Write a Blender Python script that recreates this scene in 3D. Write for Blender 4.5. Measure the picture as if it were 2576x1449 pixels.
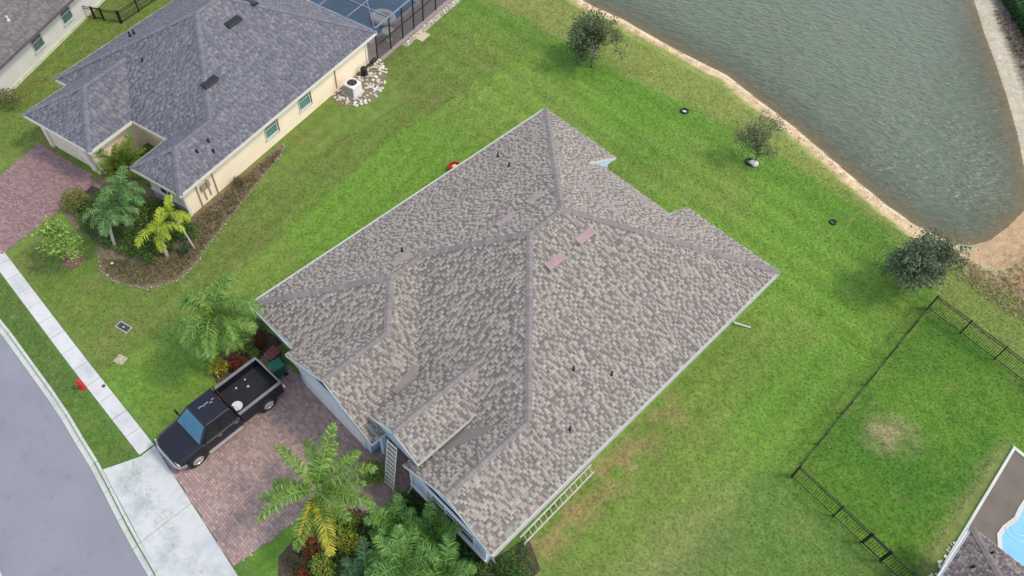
import bpy, math, random
import numpy as np
from mathutils import Matrix, Vector
random.seed(7); RNG = np.random.default_rng(7)
for o in list(bpy.data.objects): bpy.data.objects.remove(o)
S = bpy.context.scene; C = S.collection
R = math.radians

# ------------------------------------------------------------------ camera
CAM = (22.44, -7.681, 34.061); YAW, PITCH, ROLL = -0.70601, 0.94337, 0.0917
fw = Vector((math.sin(YAW)*math.cos(PITCH), math.cos(YAW)*math.cos(PITCH), -math.sin(PITCH)))
r0 = Vector((math.cos(YAW), -math.sin(YAW), 0)); u0 = r0.cross(fw)
r1 = r0*math.cos(ROLL) + u0*math.sin(ROLL); u1 = -r0*math.sin(ROLL) + u0*math.cos(ROLL)
cd = bpy.data.cameras.new('Camera'); cam = bpy.data.objects.new('Camera', cd); C.objects.link(cam)
m = Matrix((r1, u1, -fw)).transposed().to_4x4(); m.translation = Vector(CAM); cam.matrix_world = m
cd.sensor_width = 36; cd.lens = 36*2002.7/2576; cd.clip_end = 3000; cd.clip_start = 0.5
S.camera = cam
# ------------------------------------------------------------------ sky and sun
SUN_AZ = R(49.5)      # world direction to the sun: clockwise from +Y
SUN_EL = R(54)
w = bpy.data.worlds.new('World'); S.world = w; w.use_nodes = True
nt = w.node_tree; bg = nt.nodes['Background']
sk = nt.nodes.new('ShaderNodeTexSky'); sk.sky_type = 'NISHITA'; sk.sun_disc = False
sk.sun_elevation = SUN_EL; sk.sun_rotation = SUN_AZ; sk.air_density = 1.0; sk.dust_density = 0.6; sk.ozone_density = 1.0
hv = nt.nodes.new('ShaderNodeHueSaturation'); hv.inputs['Saturation'].default_value = 0.55   # thin white haze over the whole sky
nt.links.new(sk.outputs[0], hv.inputs['Color']); nt.links.new(hv.outputs[0], bg.inputs[0]); bg.inputs[1].default_value = 0.15
sd = bpy.data.lights.new('Sun', 'SUN'); sd.energy = 0.9; sd.angle = R(10); sd.color = (1, 0.86, 0.66)
so = bpy.data.objects.new('Sun', sd); C.objects.link(so)
dsun = Vector((math.sin(SUN_AZ)*math.cos(SUN_EL), math.cos(SUN_AZ)*math.cos(SUN_EL), math.sin(SUN_EL)))
so.rotation_euler = dsun.to_track_quat('Z', 'Y').to_euler(); so.location = (40, 40, 60)
S.view_settings.view_transform = 'Standard'; S.view_settings.look = 'None'
S.view_settings.exposure = 1.2; S.view_settings.gamma = 1
S.render.engine = 'CYCLES'
try: S.cycles.max_bounces = 6; S.cycles.transparent_max_bounces = 10
except Exception: pass

# ------------------------------------------------------------------ materials
MATS = {}
def lin(r, g, b):
    f = lambda c: (c/12.92 if c <= 0.04045 else ((c+0.055)/1.055)**2.4)
    return (f(r/255), f(g/255), f(b/255))
class N:
    def __init__(s, name):
        s.m = bpy.data.materials.new(name); s.m.use_nodes = True; s.t = s.m.node_tree
        s.b = s.t.nodes['Principled BSDF']; s.out = s.t.nodes['Material Output']
    def n(s, typ, **kw):
        x = s.t.nodes.new(typ)
        for k, v in kw.items(): setattr(x, k, v)
        return x
    def l(s, a, b): s.t.links.new(a, b)
    def pos(s, scale=(1, 1, 1), rot=0, obj=False, tex=False):
        if obj: g = s.n('ShaderNodeTexCoord').outputs['Object']
        else: g = s.n('ShaderNodeNewGeometry').outputs['Position']
        mp = s.n('ShaderNodeMapping', vector_type='TEXTURE' if tex else 'POINT'); mp.inputs['Scale'].default_value = scale; mp.inputs['Rotation'].default_value = (0, 0, rot)
        s.l(g, mp.inputs[0]); return mp.outputs[0]
    def noise(s, sc, vec=None, det=4, rough=.6):
        x = s.n('ShaderNodeTexNoise'); x.inputs['Scale'].default_value = sc; x.inputs['Detail'].default_value = det; x.inputs['Roughness'].default_value = rough
        s.l(vec if vec is not None else s.pos(), x.inputs['Vector']); return x.outputs['Fac']
    def ramp(s, fac, stops):
        x = s.n('ShaderNodeValToRGB'); e = x.color_ramp.elements
        while len(e) > len(stops): e.remove(e[-1])
        while len(e) < len(stops): e.new(0.5)
        for i, (p, c) in enumerate(stops): e[i].position = p; e[i].color = (*c, 1) if not isinstance(c, (int, float)) else (c, c, c, 1)
        s.l(fac, x.inputs[0]); return x.outputs[0]
    def mix(s, fac, a, b, typ='MIX'):
        x = s.n('ShaderNodeMixRGB', blend_type=typ)
        for i, v in ((0, fac), (1, a), (2, b)):
            if isinstance(v, (int, float)): x.inputs[i].default_value = v if i == 0 else (v, v, v, 1)
            elif isinstance(v, tuple): x.inputs[i].default_value = (*v, 1)
            else: s.l(v, x.inputs[i])
        return x.outputs[0]
    def bump(s, h, strength=.3, dist=.02):
        x = s.n('ShaderNodeBump'); x.inputs['Strength'].default_value = strength; x.inputs['Distance'].default_value = dist
        s.l(h, x.inputs['Height']); s.l(x.outputs[0], s.b.inputs['Normal'])
    def base(s, c):
        if isinstance(c, tuple): s.b.inputs['Base Color'].default_value = (*c, 1)
        else: s.l(c, s.b.inputs['Base Color'])
    def rough(s, r): s.b.inputs['Roughness'].default_value = r
    def spec(s, v): s.b.inputs['Specular IOR Level'].default_value = v
def M(name, col, rough=.7, var=.18, scale=3., bump=0., metal=0., spec=.3, fine=None, bscale=None):
    """plain surface with uneven tone: two noise octaves over one base colour"""
    if name in MATS: return MATS[name]
    k = N(name)
    f = k.ramp(k.noise(scale), [(.3, 1-var), (.7, 1+var)])
    c = k.mix(1, col, f, 'MULTIPLY')
    if fine:
        g = k.ramp(k.noise(fine, det=2), [(.3, 1-var*.8), (.7, 1+var*.8)]); c = k.mix(1, c, g, 'MULTIPLY')
    k.base(c); k.rough(rough); k.spec(spec); k.b.inputs['Metallic'].default_value = metal
    if bump: k.bump(k.noise(bscale or fine or scale*6), bump)
    MATS[name] = k.m; return k.m
def MC(name, rough=.85, fine=30., famt=.15, bump=0., trans=0., spec=.2):
    """colour comes from the piece's own colour attribute"""
    if name in MATS: return MATS[name]
    k = N(name); a = k.n('ShaderNodeAttribute', attribute_name='Col')
    c = k.mix(1, a.outputs['Color'], k.ramp(k.noise(fine, det=3), [(.3, 1-famt), (.7, 1+famt)]), 'MULTIPLY')
    k.base(c); k.rough(rough); k.spec(spec)
    if bump: k.bump(k.noise(fine), bump, .01)
    if trans:
        tr = k.n('ShaderNodeBsdfTranslucent'); k.l(c, tr.inputs[0]); mx = k.n('ShaderNodeMixShader'); mx.inputs[0].default_value = trans
        k.l(k.b.outputs[0], mx.inputs[1]); k.l(tr.outputs[0], mx.inputs[2]); k.l(mx.outputs[0], k.out.inputs[0])
    MATS[name] = k.m; return k.m

# ------------------------------------------------------------------ mesh builder
def link(o, parent=None):
    C.objects.link(o)
    if parent is not None: o.parent = parent
    return o
def mesh_np(name, V, F, col=None, smooth=False):
    """V (n,3), F list/array of faces (all same size if array), col (n,3) per vertex"""
    me = bpy.data.meshes.new(name)
    V = np.asarray(V, dtype=np.float32)
    if isinstance(F, np.ndarray):
        k = F.shape[1]; nf = len(F)
        me.vertices.add(len(V)); me.vertices.foreach_set('co', V.ravel())
        me.loops.add(nf*k); me.loops.foreach_set('vertex_index', F.astype(np.int32).ravel())
        me.polygons.add(nf); me.polygons.foreach_set('loop_start', np.arange(0, nf*k, k, dtype=np.int32)); me.polygons.foreach_set('loop_total', np.full(nf, k, dtype=np.int32))
        me.update(calc_edges=True)
    else:
        me.from_pydata([tuple(v) for v in V.tolist()], [], [list(f) for f in F]); me.update()
    if col is not None:
        a = me.color_attributes.new('Col', 'FLOAT_COLOR', 'POINT')
        cc = np.ones((len(V), 4), dtype=np.float32); cc[:, :3] = col; a.data.foreach_set('color', cc.ravel())
    if smooth: me.polygons.foreach_set('use_smooth', np.ones(len(me.polygons), dtype=bool))
    return me
class MB:
    def __init__(s): s.v = []; s.f = []; s.c = []; s.col = None
    def add(s, vs, fs):
        o = len(s.v); s.v += [tuple(v) for v in vs]; s.f += [[i+o for i in f] for f in fs]
        if s.col is not None: s.c += [s.col]*len(vs)
        return s
    def box(s, a, b, rz=0., c=None):
        x0, y0, z0 = a; x1, y1, z1 = b
        vs = [(x0, y0, z0), (x1, y0, z0), (x1, y1, z0), (x0, y1, z0), (x0, y0, z1), (x1, y0, z1), (x1, y1, z1), (x0, y1, z1)]
        if rz:
            cx, cy = c or ((x0+x1)/2, (y0+y1)/2); cs, sn = math.cos(rz), math.sin(rz)
            vs = [(cx+(x-cx)*cs-(y-cy)*sn, cy+(x-cx)*sn+(y-cy)*cs, z) for x, y, z in vs]
        return s.add(vs, [(0, 3, 2, 1), (4, 5, 6, 7), (0, 1, 5, 4), (1, 2, 6, 5), (2, 3, 7, 6), (3, 0, 4, 7)])
    def prism(s, poly, z0, z1):
        n = len(poly); z0s = z0 if isinstance(z0, (list, tuple)) else [z0]*n; z1s = z1 if isinstance(z1, (list, tuple)) else [z1]*n
        vs = [(p[0], p[1], z) for p, z in zip(poly, z0s)]+[(p[0], p[1], z) for p, z in zip(poly, z1s)]
        return s.add(vs, [list(range(n))[::-1], list(range(n, 2*n))]+[(i, (i+1) % n, n+(i+1) % n, n+i) for i in range(n)])
    def ext(s, poly, axis, a, b):
        """polygon in the plane across an axis, extruded from a to b along it"""
        n = len(poly)
        mk = (lambda p, t: (t, p[0], p[1])) if axis == 'x' else (lambda p, t: (p[0], t, p[1]))
        vs = [mk(p, a) for p in poly]+[mk(p, b) for p in poly]
        return s.add(vs, [list(range(n)), list(range(n, 2*n))[::-1]]+[(i, n+i, n+(i+1) % n, (i+1) % n) for i in range(n)])
    def bar(s, p, q, w, h=None, up=(0, 0, 1)):
        p, q = Vector(p), Vector(q); d = (q-p).normalized(); u = Vector(up)
        if abs(d.dot(u)) > .98: u = Vector((1, 0, 0))
        a = d.cross(u).normalized()*(w/2); b = d.cross(a).normalized()*((h or w)/2)
        vs = [p-a-b, p+a-b, p+a+b, p-a+b, q-a-b, q+a-b, q+a+b, q-a+b]
        return s.add(vs, [(0, 1, 2, 3), (7, 6, 5, 4), (0, 4, 5, 1), (1, 5, 6, 2), (2, 6, 7, 3), (3, 7, 4, 0)])
    def tube(s, pts, rad, n=8, cap=True):
        pts = [Vector(p) for p in pts]; rad = rad if isinstance(rad, (list, tuple)) else [rad]*len(pts)
        o = len(s.v); vs = []; fs = []
        ref = Vector((0, 0, 1)) if abs((pts[-1]-pts[0]).normalized().z) < .9 else Vector((1, 0, 0))
        for i, p in enumerate(pts):
            d = (pts[min(i+1, len(pts)-1)]-pts[max(i-1, 0)]).normalized(); a = d.cross(ref).normalized(); b = d.cross(a)
            for j in range(n):
                t = 2*math.pi*j/n; vs.append(p+(a*math.cos(t)+b*math.sin(t))*rad[i])
        for i in range(len(pts)-1):
            for j in range(n): fs.append((i*n+j, i*n+(j+1) % n, (i+1)*n+(j+1) % n, (i+1)*n+j))
        if cap: fs += [list(range(n))[::-1], [(len(pts)-1)*n+j for j in range(n)]]
        return s.add(vs, fs)
    def lathe(s, prof, n=16, c=(0, 0, 0), axis='z', cap=True):
        vs = []; fs = []
        for r, h in prof:
            for j in range(n):
                t = 2*math.pi*j/n; a, b = r*math.cos(t), r*math.sin(t)
                vs.append({'z': (c[0]+a, c[1]+b, c[2]+h), 'x': (c[0]+h, c[1]+a, c[2]+b), 'y': (c[0]+b, c[1]+h, c[2]+a)}[axis])
        for i in range(len(prof)-1):
            for j in range(n): fs.append((i*n+j, i*n+(j+1) % n, (i+1)*n+(j+1) % n, (i+1)*n+j))
        if cap: fs += [list(range(n))[::-1], [(len(prof)-1)*n+j for j in range(n)]]
        return s.add(vs, fs)
    def loft(s, rings, cap=True):
        n = len(rings[0]); vs = [p for r in rings for p in r]; fs = []
        for i in range(len(rings)-1):
            for j in range(n): fs.append((i*n+j, i*n+(j+1) % n, (i+1)*n+(j+1) % n, (i+1)*n+j))
        if cap: fs += [list(range(n))[::-1], [(len(rings)-1)*n+j for j in range(n)]]
        return s.add(vs, fs)
    def mesh(s, name, smooth=False): return mesh_np(name, np.array(s.v), s.f, np.array(s.c) if s.c else None, smooth)
    def build(s, name, mat, parent=None, smooth=False, bevel=0., loc=None):
        me = s.mesh(name, smooth); me.materials.append(mat); o = link(bpy.data.objects.new(name, me), parent)
        if loc: o.location = loc
        if bevel:
            b = o.modifiers.new('Bevel', 'BEVEL'); b.width = bevel; b.segments = 2; b.limit_method = 'ANGLE'; b.angle_limit = R(35)
        return o
def obj(name, me, mat=None, parent=None):
    if mat is not None and not me.materials: me.materials.append(mat)
    return link(bpy.data.objects.new(name, me), parent)
def thing(name, label, cat, loc=(0, 0, 0), rz=0., group=None):
    o = link(bpy.data.objects.new(name, None)); o.empty_display_size = .2; o.location = loc; o.rotation_euler = (0, 0, rz)
    return tag(o, label, cat, group)
def tag(o, label, cat, group=None):
    o['label'] = label; o['category'] = cat
    if group: o['group'] = group
    return o
def struct(o): o['kind'] = 'structure'; return o
def stuff(o): o['kind'] = 'stuff'; return o

# ------------------------------------------------------------------ value noise (numpy)
def vnoise(x, y, scale, seed):
    g = np.random.default_rng(seed).random((257, 257)); u = np.asarray(x)/scale+1000.3; v = np.asarray(y)/scale+1000.7
    i = np.floor(u).astype(int); j = np.floor(v).astype(int); fu = u-i; fv = v-j; fu = fu*fu*(3-2*fu); fv = fv*fv*(3-2*fv); i %= 256; j %= 256
    return (g[i, j]*(1-fu)+g[i+1, j]*fu)*(1-fv)+(g[i, j+1]*(1-fu)+g[i+1, j+1]*fu)*fv
def fbm(x, y, scale, seed): return .55*vnoise(x, y, scale, seed)+.3*vnoise(x, y, scale*.47, seed+1)+.15*vnoise(x, y, scale*.21, seed+2)
def sst(a, b, x): t = np.clip((x-a)/(b-a), 0, 1); return t*t*(3-2*t)

# ------------------------------------------------------------------ ground
POND = [(-18, 33.6), (-10.94, 33.34), (-7.4, 33.35), (-5.15, 33.8), (-2.99, 33.86), (.39, 34.06), (3.81, 34.46), (6.37, 34.03), (8.43, 33.75), (10.15, 33.45), (12.54, 32.91), (14.83, 32.4), (17.26, 31.94), (19.2, 31.76), (20.62, 31.97), (21.51, 32.19), (22.25, 32.72), (22.89, 33.98), (23.2, 36.07), (23.3, 38.0),
        (22.7, 39.8), (22.04, 40.9), (20.17, 44.02), (18.16, 46.96), (15.9, 50.04), (13.65, 52.93), (11.33, 56.16), (8, 61), (-4, 74), (-30, 82), (-48, 66), (-42, 44), (-30, 36)]
def sdist(X, Y, poly):
    P = np.array(poly); Q = np.roll(P, -1, 0); d = np.full(X.shape, 1e9); ins = np.zeros(X.shape, bool)
    for (ax, ay), (bx, by) in zip(P, Q):
        ex, ey = bx-ax, by-ay; t = np.clip(((X-ax)*ex+(Y-ay)*ey)/(ex*ex+ey*ey), 0, 1)
        d = np.minimum(d, np.hypot(X-ax-t*ex, Y-ay-t*ey))
        with np.errstate(divide='ignore', invalid='ignore'):
            ins ^= ((ay > Y) != (by > Y)) & (X < (bx-ax)*(Y-ay)/(by-ay+1e-12)+ax)
    return np.where(ins, -d, d)
def front_kerb(x): return np.interp(x, [-40, -14, -8.9, -3, -1.26, .5, 2, 4.23, 6.48, 12, 20, 60], [-11.2, -9.25, -9.05, -9.15, -9.3, -9.42, -9.6, -9.9, -10.1, -10.8, -12.2, -24])
def back_kerb(x): return front_kerb(x)+.36
def walk_in(x): return np.interp(x, [-40, -20, -13.9, -4.9, 1.55, 8.6, 20], [-8.4, -6.72, -6.68, -6.86, -6.9, -7.5, -9])
WATER = -.25
def ground_z(X, Y):
    d = sdist(X, Y, POND)
    z = np.where(d >= 1.6, 0, np.where(d >= 0, WATER*(1-d/1.6), WATER-np.minimum(1.6, -d*.17)))
    return z, d
gx = np.concatenate([np.array([-600, -300, -150, -90, -60, -48]), np.arange(-40, 40.01, .28), np.array([46, 58, 90, 150, 300, 600])])
gy = np.concatenate([np.array([-600, -300, -120, -60, -35, -24]), np.arange(-18, -9.7, .28), np.array([-9.63, -9.6]), np.arange(-9.34, 66.01, .28), np.array([72, 84, 110, 160, 300, 600])])
GX, GY = np.meshgrid(gx, gy); ROWY = GY.copy()
GY = GY+(front_kerb(GX)+.2+9.6)*np.clip(1-np.maximum(0, np.abs(GY+9.6)-.3)/1.9, 0, 1)      # one pair of rows follows the kerb
GZ, GD = ground_z(GX, GY); GZ = np.where(ROWY < -9.61, -.22, GZ)
def mixc(a, b, t): return a*(1-t[..., None])+np.array(b)*t[..., None]
col = np.ones(GX.shape+(3,))*np.array((.158, .28, .042))
n4 = fbm(GX, GY, 6, 11); n1 = fbm(GX, GY, 1.6, 21); n05 = fbm(GX, GY, .7, 31); nbig = fbm(GX, GY, 15, 41)
col = mixc(col, (.19, .262, .058), sst(.42, .72, n4)*.75)
col = mixc(col, (.078, .175, .026), sst(.45, .75, nbig)*.6)
# neighbour's olive lawn west of the property line
pl = np.interp(GY, [-8, -1.3, 2.7, 8.3, 14, 22, 34], [-3.4, -3.66, -4.51, -5.42, -6.4, -6.6, -6.6])
t = sst(-.25, .25, pl-GX)*(1-sst(18, 26, GY)*.5)
col = mixc(col, (.145, .19, .048), t*(.55+.35*n4)); col = mixc(col, (.175, .17, .06), t*sst(.5, .75, n1)*.45)
col = mixc(col, (.085, .155, .038), sst(-6.3, -7.3, GY)*.75)
# faint mowing lines running front to back on the west lawn and along the bank
col *= (1+.05*np.sign(np.sin((GX+.23*GY)*2*np.pi/1.1))*((GX < .5) & (GY > -3) & (GY < 22)))[..., None]
col *= (1+.07*np.sin(2.2*np.sin(GY*2*np.pi/1.7+.4*np.sin(GX*.3)))*((GY > 20.5) & (GY < 30)))[..., None]*(1+.05*np.sign(np.sin(GX*2*np.pi/1.3+.3*np.sin(GY*.4)))*((GX > 16.3) & (GX < 22.6) & (GY < 20.5)))[..., None]
# paler uncut strip along the pond bank
bank = np.interp(GX, [-20, -8, -.7, 4.2, 11.8, 18.5, 21.5, 23, 26, 40], [27.5, 28.3, 28.9, 29.78, 30.2, 30.0, 28.2, 27.2, 26.9, 26.8])
t = sst(-.12, .18, GY-bank+.25*(n1-.5))
col = mixc(col, (.27, .27, .085), t*(.5+.35*n1)); col = mixc(col, (.15, .22, .05), t*sst(.4, .65, n4)*.6)
col = mixc(col, (.09, .2, .03), np.exp(-((GY-bank+1.2)/1.1)**2)*.45)
# dry strip beside the east wall, worn lawn south-east
t = sst(1.5, .1, np.abs(GX-16.9-.5*(n1-.5)))*sst(1, 2.2, GY)*sst(13.5, 10.5, GY); col = mixc(col, (.36, .255, .12), t*sst(.36, .62, n05)*.95)
t = sst(15.5, 17.2, GX)*sst(14, 8, GY)*sst(22.7, 22.3, GX); col = mixc(col, (.17, .225, .055), t*(.25+.6*sst(.4, .72, n1)))
t = np.exp(-((GX-20.6-.06*GY)/1.0)**2)*sst(13, 8, GY); col = mixc(col, (.25, .265, .10), t*.6)
t = sst(20.8, 22.6, GX)*sst(12.9, 12.0, GY); col = mixc(col, (.105, .18, .055), t*.55)
# fenced yard
t = sst(22.6, 22.9, GX)*sst(12.6, 13, GY)*sst(26.4, 26.0, GY); col = mixc(col, (.12, .23, .03), t*.75); col = mixc(col, (.068, .165, .025), t*sst(.42, .66, nbig+.25*(n1-.5))*.85)
t = sst(1.7, .2, np.hypot(GX-24.9, GY-18.3)+1.5*(n05-.5))*(.35+.65*sst(.35, .6, vnoise(GX, GY, .35, 77))); col = mixc(col, (.36, .29, .16), t*.85)
t = np.exp(-((GX-29.2)/.35)**2)*sst(12, 14, GY)*sst(23, 21, GY); col = mixc(col, (.25, .22, .1), t*.6)
col = mixc(col, (.235, .265, .085), sst(.6, .76, n05)*.25*(GY > -9)); col = mixc(col, (.085, .165, .03), sst(.42, .26, n05)*.2*(GY > -9))
# shore: sand, wet edge, clay corner, mud beyond
sandw = np.interp(GX, [-12, 0, 6, 12, 18, 21], [1.2, .65, .95, 1.0, 1.0, 1.5])+.5*(n1-.5)
t = sst(.15, -.15, GD-sandw)*sst(25, 23, GX)*(GY < 40); col = mixc(col, (.60, .44, .26), t); col = mixc(col, (.36, .30, .17), t*sst(.5, .68, n05)*.7)
t = sst(.35, .05, GD)*(GY < 40); col = mixc(col, (.66, .56, .39), t)
t = sst(20.3, 21.2, GX+.8*(n1-.5))*sst(30.3, 31.0, GY+1.6*(n1-.5)-.12*np.maximum(0, GX-22)*0)*sst(44, 41, GY); col = mixc(col, (.46, .31, .18), t); col = mixc(col, (.43, .39, .22), t*sst(.45, .6, n05)*sst(34.5, 32, GY)*.9)
t = sst(24, 20, GY)*0
far = (GD > 0) & (GY > 38.5) & (GX > 5)
t = far*sst(1.35, 1.15, GD+.3*(n1-.5)); col = mixc(col, (.50, .44, .33), t)
t = far*sst(1.1, 1.25, GD)*sst(2.7, 2.4, GD+.5*(n1-.5)); col = mixc(col, (.20, .165, .14), t*(.75+.25*n05))
t = far*sst(2.4, 2.7, GD)*sst(4.2, 3.9, GD); col = mixc(col, (.085, .11, .03), t)
t = far*sst(3.9, 4.2, GD); col = mixc(col, (.04, .14, .02), t)
under = GD < 0; col = np.where(under[..., None], np.array((.44, .33, .20)), col)
ny, nx = GX.shape; idx = np.arange(nx*ny).reshape(ny, nx)
F = np.stack([idx[:-1, :-1], idx[:-1, 1:], idx[1:, 1:], idx[1:, :-1]], -1).reshape(-1, 4)
k = N('lawn'); a = k.n('ShaderNodeAttribute', attribute_name='Col'); P_ = k.pos()
c = k.mix(1, a.outputs['Color'], k.ramp(k.noise(2.2, P_, 5, .65), [(.25, .74), (.75, 1.26)]), 'MULTIPLY')
c = k.mix(1, c, k.ramp(k.noise(9, P_, 3, .7), [(.25, .72), (.75, 1.28)]), 'MULTIPLY')
c = k.mix(1, c, k.ramp(k.noise(34, P_, 3, .7), [(.25, .62), (.75, 1.38)]), 'MULTIPLY')
k.base(c); k.rough(.95); k.spec(.08); k.bump(k.noise(22, P_, 4, .75), .7, .06)
ground = struct(obj('ground', mesh_np('ground', np.stack([GX, GY, GZ], -1).reshape(-1, 3), F, col.reshape(-1, 3), True), k.m))

# blades of grass standing on the lawn: one scattered mass, coloured by the lawn beneath it
def grass():
    sub = (GX > -34) & (GX < 34) & (GY > -9.0) & (GY < 58); lawn = (GD > 1.0+.6*n1) & sub
    for (x0, y0, x1, y1) in ((.3, .3, 15.9, 19.9), (1.0, -7.5, 11.2, .4), (-20, -8, -13, .2), (-23, 2, -8.5, 17), (29.4, 1, 40, 22), (8.9, -6.2, 17.6, 1.8)): lawn &= ~((GX > x0) & (GX < x1) & (GY > y0) & (GY < y1))
    wy_ = walk_in(GX); lawn &= ~((GY < wy_+.08) & (GY > wy_-.78)); lawn &= GY > front_kerb(GX)+.42
    f = idx[:-1, :-1].ravel(); F4 = np.stack([idx[:-1, :-1], idx[:-1, 1:], idx[1:, 1:], idx[1:, :-1]], -1).reshape(-1, 4); ok = lawn.ravel()[F4].all(1); F4 = F4[ok]
    u_ = np.unique(F4); rm = -np.ones(GX.size, int); rm[u_] = np.arange(len(u_)); VV = np.stack([GX, GY, GZ], -1).reshape(-1, 3)[u_]
    me = mesh_np('grass', VV, rm[F4], col.reshape(-1, 3)[u_]); o = stuff(link(bpy.data.objects.new('grass', me)))
    tb_ = MB(); rr = random.Random(5)
    for i in range(7):
        a = rr.uniform(0, 6.28); l = rr.uniform(.7, 1.2); bx, by = rr.uniform(-.5, .5), rr.uniform(-.5, .5); w_ = .14; dx, dy = math.cos(a), math.sin(a)
        tb_.add([(bx-dy*w_, by+dx*w_, 0), (bx+dy*w_, by-dx*w_, 0), (bx+dx*l*.8, by+dy*l*.8, l*.75)], [(0, 1, 2)])
    tm = tb_.mesh('grass_tuft'); k = N('grass_blade'); a = k.n('ShaderNodeAttribute', attribute_name='Col', attribute_type='INSTANCER'); oi = k.n('ShaderNodeObjectInfo')
    k.base(k.mix(1, a.outputs['Color'], k.ramp(oi.outputs['Random'], [(0., .62), (1., 1.5)]), 'MULTIPLY')); k.rough(.8); k.spec(.1); tm.materials.append(k.m); to = bpy.data.objects.new('grass_tuft', tm)
    ng = bpy.data.node_groups.new('grass_scatter', 'GeometryNodeTree'); ng.interface.new_socket('Geometry', in_out='INPUT', socket_type='NodeSocketGeometry'); ng.interface.new_socket('Geometry', in_out='OUTPUT', socket_type='NodeSocketGeometry')
    nn = ng.nodes; gi = nn.new('NodeGroupInput'); go = nn.new('NodeGroupOutput'); dp = nn.new('GeometryNodeDistributePointsOnFaces'); dp.inputs['Density'].default_value = 95
    ip = nn.new('GeometryNodeInstanceOnPoints'); ob = nn.new('GeometryNodeObjectInfo'); ob.inputs[0].default_value = to; rv = nn.new('FunctionNodeRandomValue'); rv.data_type = 'FLOAT_VECTOR'; rv.inputs[0].default_value = (-.2, -.2, 0); rv.inputs[1].default_value = (.2, .2, 6.28)
    rs = nn.new('FunctionNodeRandomValue'); rs.inputs[2].default_value = .03; rs.inputs[3].default_value = .075
    L_ = ng.links.new; L_(gi.outputs[0], dp.inputs[0]); L_(dp.outputs['Points'], ip.inputs['Points']); L_(ob.outputs['Geometry'], ip.inputs['Instance']); L_(rv.outputs[0], ip.inputs['Rotation']); L_(rs.outputs[1], ip.inputs['Scale']); L_(ip.outputs[0], go.inputs[0])
    md = o.modifiers.new('scatter', 'NODES'); md.node_group = ng
grass()

# ------------------------------------------------------------------ pond water
wx = np.arange(-50, 26.1, .5); wy = np.arange(30, 84.1, .5); WX, WY = np.meshgrid(wx, wy); WD = sdist(WX, WY, POND)
keep = WD < .6
idx = np.arange(WX.size).reshape(WX.shape); F = np.stack([idx[:-1, :-1], idx[:-1, 1:], idx[1:, 1:], idx[1:, :-1]], -1).reshape(-1, 4)
F = F[keep.reshape(-1)[F].any(1)]
used = np.unique(F); remap = -np.ones(WX.size, int); remap[used] = np.arange(len(used))
dep = np.clip(-WD*.17, 0, 1.6).reshape(-1)[used]
k = N('pond_water'); a = k.n('ShaderNodeAttribute', attribute_name='Col')
P1 = k.pos((1, 1, 1), R(32)); st = k.pos((2.4, .9, 1), R(35), tex=True); st2 = k.pos((2.2, .8, 1), R(22), tex=True)
murk_ripple_shade = k.mix(k.ramp(k.noise(.35, P1, 3), [(.35, 0.), (.7, 1.)]), (.098, .126, .070), (.114, .132, .078))
murk_ripple_shade = k.mix(k.ramp(k.noise(3.4, st, 3, .6), [(.44, 0.), (.6, .8)]), murk_ripple_shade, (.070, .094, .056))  # darker streaks paint the shading of the ripples into the water colour
k.base(murk_ripple_shade); k.rough(.32); k.spec(.4)
h = k.mix(.5, k.noise(3.2, st, 2, .5), k.noise(5.0, st2, 2, .5)); h = k.mix(1, h, k.ramp(k.noise(.22, P1, 3, .5), [(.3, .45), (.7, 1.)]), 'MULTIPLY'); k.bump(h, .8, .4)
tr = k.n('ShaderNodeBsdfTransparent'); tr.inputs[0].default_value = (.80, .78, .66, 1)
gl = k.n('ShaderNodeBsdfGlossy'); gl.inputs['Roughness'].default_value = .3; fr = k.n('ShaderNodeFresnel'); fr.inputs[0].default_value = 1.33
sh = k.n('ShaderNodeMixShader'); k.l(fr.outputs[0], sh.inputs[0]); k.l(tr.outputs[0], sh.inputs[1]); k.l(gl.outputs[0], sh.inputs[2])
mx = k.n('ShaderNodeMixShader'); k.l(k.ramp(a.outputs['Color'], [(.0, .15), (.1, .55), (.3, .9), (.6, 1.)]), mx.inputs[0])
k.l(sh.outputs[0], mx.inputs[1]); k.l(k.b.outputs[0], mx.inputs[2]); k.l(mx.outputs[0], k.out.inputs[0])
V = np.stack([WX, WY, np.full(WX.shape, WATER)], -1).reshape(-1, 3)[used]
struct(obj('pond_water', mesh_np('pond_water', V, remap[F], np.repeat((dep/1.6)[:, None], 3, 1), True), k.m))

# ------------------------------------------------------------------ street
k = N('asphalt'); P_ = k.pos()
c = k.mix(k.ramp(k.noise(.35, P_, 5, .6), [(.3, 0.), (.7, 1.)]), (.205, .21, .238), (.24, .244, .27))
c = k.mix(k.ramp(k.noise(1.3, P_, 4, .65), [(.56, 0.), (.74, .42)]), c, (.155, .16, .18))
c = k.mix(1, c, k.ramp(k.noise(60, P_, 2), [(.3, .85), (.7, 1.15)]), 'MULTIPLY'); k.base(c); k.rough(.9); k.spec(.2); k.bump(k.noise(90, P_, 2), .25, .01)
xs = np.linspace(-60, 60, 121); mb = MB()
top = [(x, float(front_kerb(x))+.05) for x in xs]; bot = [(x, float(front_kerb(x))-6.2) for x in xs]
for i in range(120): mb.add([(*bot[i], -.11), (*bot[i+1], -.11), (*top[i+1], -.11), (*top[i], -.11)], [(0, 1, 2, 3)])
struct(mb.build('road', k.m))
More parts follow.
